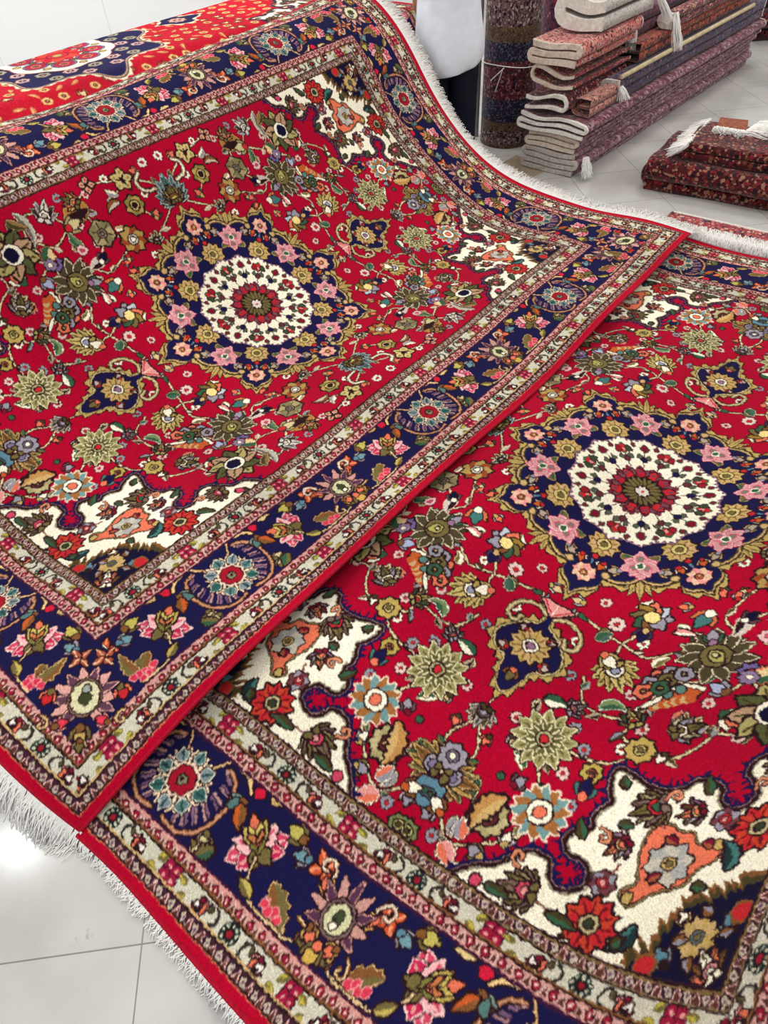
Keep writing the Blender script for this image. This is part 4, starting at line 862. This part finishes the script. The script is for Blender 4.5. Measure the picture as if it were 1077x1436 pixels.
tag(rod('wooden_pole',sb+ex*.47-ey*.02+[0,0,.566],sb+ex*2.95-ey*.03+[0,0,.566],.016,plain('pale_wood',(206,190,150),.6,.3,.12,14)),'long pale wooden pole lying along the right side of the tall pile','pole')
# grey upright post
po=tag(rod('metal_post',(1.045,6.37,0),(1.045,6.37,2.6),.022,plain('grey_painted_metal',(168,170,176),.4,.5,.03,6),None,14),'thin grey upright post between the person and the standing rolled rug','post')
# ------------------------------------------------------------------ standing rolled rugs
def rolled(name,label,x,y,r,h,zones,string=None,seed=0,group='standing rolled rugs',turn=0.):
    root=empty(name,(x,y,0),label,'rug',group)
    n=44; zs=sorted(set([0,h]+[z for z,_ in zones]+list(np.linspace(0,h,24)))); V=[];F=[];MI=[]
    def rad(a): return r*(1+.012*math.sin(3*a+seed)+.03*max(0,1-((a-turn)%(2*math.pi))/.5))
    for z in zs:
        for j in range(n): a=j*2*math.pi/n; V.append((rad(a)*math.cos(a),rad(a)*math.sin(a),z))
    mats=[]
    for i in range(len(zs)-1):
        zm=(zs[i]+zs[i+1])/2; m=[mm for zz,mm in zones if zz<=zm][-1]
        if m not in mats: mats.append(m)
        for j in range(n): F.append((i*n+j,i*n+(j+1)%n,(i+1)*n+(j+1)%n,(i+1)*n+j)); MI.append(mats.index(m))
    me=bpy.data.meshes.new('pile'); me.from_pydata(V,[],F)
    for m in mats: me.materials.append(m)
    me.polygons.foreach_set('material_index',np.array(MI,np.int32)); me.polygons.foreach_set('use_smooth',np.ones(len(F),bool)); link(bpy.data.objects.new('pile',me),root)
    # spiral end at the top and closing disc at the foot
    V=[];F=[];T=90; turns=5
    for k in range(T+1):
        a=k/T*turns*2*math.pi; rr=r*(.06+.92*k/T)
        for zz,dr in ((h-.03,0),(h+.004,0),(h+.004,-r*.06),(h-.03,-r*.06)): V.append(((rr+dr)*math.cos(a),(rr+dr)*math.sin(a),zz))
    for k in range(T):
        for j in range(4): F.append((k*4+j,k*4+(j+1)%4,k*4+4+(j+1)%4,k*4+4+j))
    me=bpy.data.meshes.new('spiral_end'); me.from_pydata(V,[],F); me.materials.append(M_CREAM); link(bpy.data.objects.new('spiral_end',me),root)
    if string:
        for pts in string:
            V=[];F=[]
            P3=np.array(pts); 
            for k in range(len(P3)):
                d=P3[min(k+1,len(P3)-1)]-P3[max(k-1,0)]; d=d/np.linalg.norm(d); s=np.cross(d,[.3,.2,.9]); s/=np.linalg.norm(s); t=np.cross(d,s)
                for j in range(5): a=j*1.2566; V.append(P3[k]+(s*math.cos(a)+t*math.sin(a))*.0035)
            for k in range(len(P3)-1):
                for j in range(5): F.append((k*5+j,k*5+(j+1)%5,k*5+5+(j+1)%5,k*5+5+j))
            me=bpy.data.meshes.new('string'); me.from_pydata([tuple(v) for v in V],[],F); me.materials.append(M_FRG); ob=link(bpy.data.objects.new('string',me),root); ob['label']='white tying string'
    return root
M_BRB=weave('brown_band',(88,66,54),[(108,82,62),(124,98,74)],30,(60,46,42)); W_GEO=weave('geometric_weave',(110,84,84),[(170,150,140),(90,40,50),(60,40,50)],20); W_NR=weave('navy_field_weave',(34,30,52),[(60,54,84),(110,50,66),(90,90,110)],26,(22,18,34)); W_RR=weave('maroon_field_weave',(88,34,44),[(120,60,66),(60,40,60),(150,110,110)],22)
r0=.215
loop=[[ (r0+.008)*math.cos(a),(r0+.008)*math.sin(a),.585+.012*math.sin(2*a)] for a in np.linspace(0,2*math.pi,40)]
fc=math.atan2(-6.24,-1.28)
dang=lambda da,L,s:[[(r0+.010)*math.cos(fc+da+s*t),(r0+.010)*math.sin(fc+da+s*t),.585-L*t] for t in np.linspace(0,1,8)]
rolled('rolled_rug','fat rolled rug standing upright, navy and maroon with brown bands, tied with white string',1.28,6.24,r0,1.5,[(0,M_BRB),(.03,W_GEO),(.126,M_BRB),(.195,W_NR),(.36,W_RR),(.62,W_NR),(.745,M_BRB),(.845,W_GEO),(1.2,W_NR)],[loop,dang(-.25,.17,-.25),dang(-.22,.10,-.5)],1,turn=fc+1.9)
rolled('rolled_rug','purple rolled rug standing in the gap between the string-tied roll and the tall pile',1.90,7.10,.19,1.5,[(0,W_PURP),(1.4,M_BRB)],None,2,turn=fc-.9)
# ------------------------------------------------------------------ folded tribal rug on the floor at right
TA=math.atan2(-.52,.68); TB=(2.075,5.02)
t=folded('dark red tribal rug folded thick on the floor at right, white fringe across its top',TB,TA,0,1.5,0,.70,0.,.22,3,W_TRIB,W_TRIB,None,.35,seed=21,wave=.008)
ex=np.array([math.cos(TA),math.sin(TA),0]); ey=np.array([-math.sin(TA),math.cos(TA),0])
# upper fold with rolled front, fringe along its left edge and a turned-over corner flap: parts of the same rug
def part_fold(root,x0,x1,y0,y1,z0,z1,n,mat,nm,seed,mirror=False):
    r_=folded('x',TB,TA,x0,x1,y0,y1,z0,z1,n,mat,mat,None,.3,seed=seed,wave=.012,mirror=mirror)
    off=Vector(r_.location)-Vector(root.location)
    for ch in list(r_.children):
        if ch.name.startswith('pile'): ch.name=nm
        ch.parent=root; ch.matrix_parent_inverse=Matrix(); ch.location=off
    bpy.data.objects.remove(r_)
part_fold(t,.20,1.5,.05,.60,.221,.335,2,W_TRIB,'upper_fold',22)
rg=random.Random(5); ro=np.array(t.location)
def wpt(x,y,z): return np.array([TB[0],TB[1],0])+ex*x+ey*y+np.array([0,0,z])-ro
for k in range(16):
    y=.06+k*.036; tassel(wpt(.215,y,.325),-ex*.8-np.array([0,0,.5])+ey*rg.uniform(-.3,.3),.13+.03*rg.random(),45,t,rg,-9,.03)
def flap(root,pts,th,mat,nm):
    V=[];F=[]; n=len(pts)
    for s in (0,1):
        for p in pts: V.append(p+np.array([0,0,th*s]))
    F=[tuple(range(n))[::-1],tuple(range(n,2*n))]+[(i,(i+1)%n,n+(i+1)%n,n+i) for i in range(n)]
    me=bpy.data.meshes.new(nm); me.from_pydata([tuple(v) for v in V],[],F); me.materials.append(mat); link(bpy.data.objects.new(nm,me),root)
W_RUST2=weave('rust_corner_weave',(150,76,40),[(176,100,50),(120,50,40)],30,(110,50,36))
flap(t,[wpt(.30,.40,.337),wpt(.27,.60,.340),wpt(.46,.62,.340),wpt(.50,.43,.337)],.012,W_RUST2,'corner_flap')
for k in range(10):
    tassel(wpt(.50+.004*k,.40+.024*k,.346),ex*.9-ey*.35+np.array([0,0,.05]),.15+.03*rg.random(),40,t,rg,-9,.03)
for k in range(6): tassel(wpt(.30+.035*k,.41,.345),-ey*.8+ex*.2,.10+.03*rg.random(),30,t,rg,-9,.02)
rod('side_fold',wpt(.05,.03,.108),wpt(.05,.67,.108),.104,W_TRIB,t,20)
# flat folded rugs under the right ends of the spread rugs
LA=math.atan2(3.68-4.18,2.57-1.98); LB=(1.99,4.20)
folded('flat red folded rug with white rim, poking out from under the right fringe',LB,LA,-.10,.60,.03,.27,0.,.085,4,W_RED,W_WINE,'flat folded rugs under the fringe',.1,seed=31,endcap=(1,1))
LA2=math.atan2(-.20*1.3,.22*1.3)
_b=[o for o in COL.objects if o.get('label','').startswith('flat red folded rug')][0]
_l=np.array(_b.location); _ex=np.array([math.cos(LA),math.sin(LA),0]); _ey=np.array([-math.sin(LA),math.cos(LA),0])
_q=rod('edge_binding',_ex*-.35+_ey*.118+[0,0,.078],_ex*.35+_ey*.118+[0,0,.078],.011,M_WHT,_b); _q['label']='white edge binding'
folded('small dark folded rug peeping out under the fringe, left of the flat red one',(1.70,4.47),LA2,-.02,.24,.03,.17,0.,.075,2,W_PURP,W_WINE,'flat folded rugs under the fringe',.1,seed=32)
# dark folded rugs far right
folded('dark maroon folded rug on the floor at the far right edge, under another',(4.30,8.46),0.,0,1.6,0,.9,0,.30,3,W_DARK,W_DARK,'dark rugs at the far right',.3,seed=41)
folded('dark maroon folded rug at the far right edge, on top of another',(4.34,8.50),0.,0,1.5,0,.85,.301,.60,3,W_DARK,W_DARK,'dark rugs at the far right',.3,seed=42)
# ------------------------------------------------------------------ person seen from behind
PX0,PY0=.722,5.74
per=empty('person',(PX0,PY0,0),'person seen from behind in white shirt and dark trousers beside the rug','person')
M_SKIN=plain('skin',(196,146,118),.55,.4,.04,20); M_SHIRT=plain('white_cotton_shirt',(232,238,248),.8,.2,.03,14); M_TROU=plain('dark_navy_trousers',(22,26,42),.8,.2,.2,40); M_HAIR=plain('black_hair',(26,22,22),.5,.4,.2,90); M_SHOE=plain('black_shoe',(24,24,26),.4,.5,.1,30)
def skin_body():
    v=[];e=[];r=[]
    def add(p,rad,par=None):
        v.append(p); r.append(rad); 
        if par is not None: e.append((par,len(v)-1))
        return len(v)-1
    pel=add((0,0,.84),(.135,.105)); sp=add((0,.02,1.02),(.125,.095),pel); ch=add((0,.05,1.22),(.145,.105),sp); nb=add((0,.07,1.385),(.06,.06),ch); nk=add((0,.085,1.45),(.05,.052),nb)
    h1=add((0,.10,1.51),(.066,.078),nk); h2=add((0,.11,1.57),(.074,.088),h1); h3=add((0,.11,1.635),(.050,.06),h2); add((0,.195,1.555),(.013,.013),h2)
    for s in (-1,1):
        add((s*.077,.10,1.55),(.016,.010),h2)
        hp=add((s*.09,0,.78),(.085,.088),pel); kn=add((s*.10,.02,.45),(.058,.058),hp); an=add((s*.105,-.02,.085),(.038,.040),kn); add((s*.115,.10,.04),(.038,.028),an)
        sh=add((s*.165,.055,1.34),(.055,.055),ch); el=add((s*.215,.10,1.07),(.040,.040),sh); wr=add((s*.18,.29,.95),(.026,.026),el); pm=add((s*.172,.355,.93),(.034,.018),wr)
        for q,(dx,L) in enumerate(((-.026,.060),(-.009,.070),(.009,.066),(.025,.052))):
            a=add((s*.172+dx,.395,.924),(.0095,.0095),pm); b=add((s*.172+dx*1.15,.395+L*.6,.908),(.0085,.0085),a); add((s*.172+dx*1.15,.395+L*.75,.880),(.0075,.0075),b)
        a=add((s*.172-s*.040,.345,.922),(.011,.011),wr); add((s*.172-s*.052,.385,.905),(.009,.009),a)
    me=bpy.data.meshes.new('body'); me.from_pydata(v,e,[]); o=bpy.data.objects.new('body',me); link(o,per); me.materials.append(M_SKIN)
    m=o.modifiers.new('skin','SKIN'); m.use_smooth_shade=True
    sv=me.skin_vertices[0].data
    for i,q in enumerate(r): sv[i].radius=q; sv[i].use_root=(i==0)
    o.modifiers.new('sub','SUBSURF').levels=2; o.modifiers['sub'].render_levels=2
    return o
skin_body()
def loft(nm,rings,mat,parent,n=40,fold=None,cap=False):
    V=[];F=[]
    for i,(cx,cy,cz,rx,ry) in enumerate(rings):
        for j in range(n):
            a=j*2*math.pi/n; k=1+(fold(i/(len(rings)-1),a) if fold else 0)
            V.append((cx+rx*k*math.cos(a),cy+ry*k*math.sin(a),cz+((.010*math.sin(a*2+1)+.045*math.cos(a))*(1-i/3) if fold and nm=='shirt' and i<3 else 0)))
    for i in range(len(rings)-1):
        for j in range(n): F.append((i*n+j,i*n+(j+1)%n,(i+1)*n+(j+1)%n,(i+1)*n+j))
    if cap: F.append(tuple(range((len(rings)-1)*n,len(rings)*n)))
    me=bpy.data.meshes.new(nm); me.from_pydata(V,[],F); me.materials.append(mat); me.polygons.foreach_set('use_smooth',np.ones(len(F),bool))
    o=link(bpy.data.objects.new(nm,me),parent); s=o.modifiers.new('sub','SUBSURF'); s.levels=1; s.render_levels=2; so=o.modifiers.new('thick','SOLIDIFY'); so.thickness=.004
    return o
shirt=loft('shirt',[(0,.0,.685,.228,.172),(0,.0,.70,.240,.182),(0,.0,.76,.252,.192),(0,.0,.86,.250,.182),(0,.012,.96,.236,.166),(0,.025,1.06,.222,.150),(0,.04,1.18,.214,.140),(0,.05,1.28,.212,.128),(0,.055,1.345,.175,.10),(0,.065,1.39,.10,.078),(0,.07,1.41,.076,.072)],M_SHIRT,per,48,lambda t,a:(.030*math.sin(7*a+9*t)+.018*math.sin(13*a-14*t))*(1-t)*.9)
for s in (-1,1):
    loft('sleeve',[(s*.13,.055,1.345,.06,.085),(s*.172,.058,1.325,.062,.078),(s*.198,.068,1.26,.060,.068),(s*.212,.082,1.17,.058,.064),(s*.216,.09,1.13,.058,.064)],M_SHIRT,shirt,24,lambda t,a:.04*math.sin(5*a+6*t))
def trousers():
    tr=loft('trousers',[(0,.0,.94,.185,.13),(0,.0,.88,.205,.148),(0,0,.82,.214,.158),(0,0,.765,.216,.150),(0,0,.70,.205,.13)],M_TROU,per,40)
    for s in (-1,1):
        loft('trouser_leg',[(s*.105,0,.81,.108,.13),(s*.105,0,.70,.112,.13),(s*.106,.01,.56,.108,.118),(s*.107,.02,.42,.104,.108),(s*.108,.0,.26,.100,.104),(s*.108,-.01,.10,.096,.104),(s*.108,-.01,.045,.097,.106)],M_TROU,tr,28,lambda t,a:.03*math.sin(4*a+16*t))
trousers()
for s in (-1,1):
    loft('shoe',[(s*.108,.035,.0,.045,.125),(s*.108,.035,.03,.048,.128),(s*.108,.02,.06,.044,.105),(s*.107,-.01,.09,.040,.062)],M_SHOE,per,24)
loft('hair',[(0,.07,1.475,.052,.035),(0,.075,1.52,.074,.062),(0,.082,1.57,.084,.082),(0,.095,1.62,.074,.082),(0,.10,1.655,.045,.055),(0,.10,1.668,.012,.016)],M_HAIR,per,28,lambda t,a:.03*math.sin(9*a),True)
# ------------------------------------------------------------------ camera
R=[[0.99698,-0.07768,0.0],[-0.05683,-0.72934,0.68179],[-0.05296,-0.67973,-0.73155]]
cam=bpy.data.cameras.new('camera'); cam.sensor_width=36; cam.sensor_fit='AUTO'; cam.lens=36*960/1436; cam.clip_start=.02
co=bpy.data.objects.new('camera',cam); COL.objects.link(co)
M=Matrix(((R[0][0],-R[0][1],-R[0][2],0),(R[1][0],-R[1][1],-R[1][2],0),(R[2][0],-R[2][1],-R[2][2],0),(0,0,0,1)))
M.translation=Vector((0,0,2.1658)); co.matrix_world=M
bpy.context.scene.camera=co
# ------------------------------------------------------------------ room
def floor_mat():
    m,nt,b=new_mat('floor_tile',.16,.5); N=nt.nodes; L=nt.links
    tc=N.new('ShaderNodeTexCoord'); mp=N.new('ShaderNodeMapping'); mp.inputs['Rotation'].default_value=(0,0,-.056); mp.inputs['Location'].default_value=(.205,.03,0)
    L.new(tc.outputs['Object'],mp.inputs['Vector'])
    br=N.new('ShaderNodeTexBrick'); br.offset=0; br.squash=1; br.inputs['Scale'].default_value=1.0
    br.inputs['Brick Width'].default_value=.53; br.inputs['Row Height'].default_value=.53; br.inputs['Mortar Size'].default_value=.0022; br.inputs['Mortar Smooth'].default_value=.1
    br.inputs['Color1'].default_value=(1,1,1,1); br.inputs['Color2'].default_value=(.965,.965,.965,1); br.inputs['Mortar'].default_value=(.45,.44,.42,1); br.inputs['Bias'].default_value=0
    L.new(mp.outputs['Vector'],br.inputs['Vector'])
    no=N.new('ShaderNodeTexNoise'); no.inputs['Scale'].default_value=2.2; no.inputs['Detail'].default_value=6; L.new(tc.outputs['Object'],no.inputs['Vector'])
    r=N.new('ShaderNodeValToRGB'); c1=srgb((190,188,184)); c2=srgb((211,211,208)); r.color_ramp.elements[0].color=(*c1,1); r.color_ramp.elements[1].color=(*c2,1); r.color_ramp.elements[0].position=.35; r.color_ramp.elements[1].position=.65
    L.new(no.outputs['Fac'],r.inputs['Fac'])
    mx=N.new('ShaderNodeMix'); mx.data_type='RGBA'; mx.blend_type='MULTIPLY'; mx.inputs['Factor'].default_value=1
    L.new(r.outputs['Color'],mx.inputs['A']); L.new(br.outputs['Color'],mx.inputs['B'])
    # dark scuffs
    n2=N.new('ShaderNodeTexNoise'); n2.inputs['Scale'].default_value=9; n2.inputs['Detail'].default_value=8; n2.inputs['Roughness'].default_value=.75; L.new(tc.outputs['Object'],n2.inputs['Vector'])
    r2=N.new('ShaderNodeValToRGB'); r2.color_ramp.elements[0].position=.64; r2.color_ramp.elements[0].color=(1,1,1,1); r2.color_ramp.elements[1].position=.70; r2.color_ramp.elements[1].color=(.55,.53,.5,1)
    L.new(n2.outputs['Fac'],r2.inputs['Fac'])
    m2=N.new('ShaderNodeMix'); m2.data_type='RGBA'; m2.blend_type='MULTIPLY'; m2.inputs['Factor'].default_value=.7
    L.new(mx.outputs['Result'],m2.inputs['A']); L.new(r2.outputs['Color'],m2.inputs['B'])
    L.new(m2.outputs['Result'],b.inputs['Base Color'])
    return m
def slab(name,x0,x1,y0,y1,z0,z1,mat,kind=None):
    V=[(x,y,z) for z in (z0,z1) for y in (y0,y1) for x in (x0,x1)]
    F=[(0,2,3,1),(4,5,7,6),(0,1,5,4),(2,6,7,3),(0,4,6,2),(1,3,7,5)]
    o=mesh_obj(name,V,F,mat,None,False)
    if kind: o['kind']=kind
    return o
M_FLOOR=floor_mat()
fl=slab('floor',-7,9,-3,12.6,-.1,0,M_FLOOR,'structure')
M_TAN=plain('brown_tile',(168,152,130),.3,.4,.05,8)
# diamond insert of the tile pattern, let flush into the floor
q=[(1.30,5.87),(1.02,5.60),(1.28,5.36),(1.60,5.62)]
V=[(x,y,.0008) for x,y in q]+[(x,y,-.02) for x,y in q]
o=mesh_obj('trim_1',V,[(0,1,2,3),(7,6,5,4),(0,4,5,1),(1,5,6,2),(2,6,7,3),(3,7,4,0)],M_TAN,None,False); o['kind']='structure'
def wall_mat():
    m,nt,b=new_mat('white_wall_panel',.35,.4); N=nt.nodes; L=nt.links
    tc=N.new('ShaderNodeTexCoord'); br=N.new('ShaderNodeTexBrick'); br.offset=0
    mp=N.new('ShaderNodeMapping'); mp.inputs['Rotation'].default_value=(math.pi/2,0,0); L.new(tc.outputs['Object'],mp.inputs['Vector']); L.new(mp.outputs['Vector'],br.inputs['Vector'])
    br.inputs['Brick Width'].default_value=1.2; br.inputs['Row Height'].default_value=2.4; br.inputs['Mortar Size'].default_value=.006; br.inputs['Scale'].default_value=1
    c=srgb((240,243,244)); br.inputs['Color1'].default_value=(*c,1); br.inputs['Color2'].default_value=(*c,1); br.inputs['Mortar'].default_value=(*srgb((224,228,230)),1)
    L.new(br.outputs['Color'],b.inputs['Base Color']); return m
M_WALL=wall_mat()
slab('wall_back',-7,9,12.5,12.6,0,3.6,M_WALL,'structure'); slab('wall_backdrop',-7,.72,8.5,8.62,0,3.6,M_WALL,'structure'); slab('wall_left',-7.1,-7,-3,12.6,0,3.6,M_WALL,'structure'); slab('wall_right',9,9.1,-3,12.6,0,3.6,M_WALL,'structure')  # the near-left slab is added: white stands in for overexposed floor
slab('ceiling',-7,9,-3,12.6,3.6,3.7,plain('white_ceiling',(236,236,232),.8,.2,.02,3),'structure')
# ------------------------------------------------------------------ light
sc=bpy.context.scene
w=bpy.data.worlds.new('world'); sc.world=w; w.use_nodes=True; w.node_tree.nodes['Background'].inputs['Color'].default_value=(.93,.97,1,1); w.node_tree.nodes['Background'].inputs['Strength'].default_value=.35
def area(name,x,y,z,sx,sy,pw,rot=(0,0,0),col=(1,.98,.95)):
    l=bpy.data.lights.new(name,'AREA'); l.shape='RECTANGLE'; l.size=sx; l.size_y=sy; l.energy=pw; l.color=col
    o=bpy.data.objects.new(name,l); o.location=(x,y,z); o.rotation_euler=rot; COL.objects.link(o); return o
for x in (-4.2,-.6,3.0,6.6):
    for y in (0.,3.2,6.4,9.6): area('ceiling_panel_light',x,y,3.56,1.2,1.2,80 if y==6.4 else 58)
area('rear_area_light',-3.5,-2.8,1.9,5,2.6,150,(math.pi/2,0,0),(.92,.97,1))  # broad cool area light behind the camera; no window is built
area('wall_fill_light',-3.2,7.2,3.4,5,.5,150,(-.5,0,0),(.94,.98,1))  # added fill that pushes the near-left white wall towards overexposure; no fitting
l=bpy.data.lights.new('downlight','AREA'); l.shape='DISK'; l.size=.16; l.energy=26; o=bpy.data.objects.new('downlight',l); o.location=(-3.15,1.98,3.55); COL.objects.link(o)
sc.view_settings.view_transform='Standard'; sc.view_settings.look='None'; sc.view_settings.gamma=1; sc.view_settings.use_curve_mapping=False
sc.view_settings.exposure=-1.0
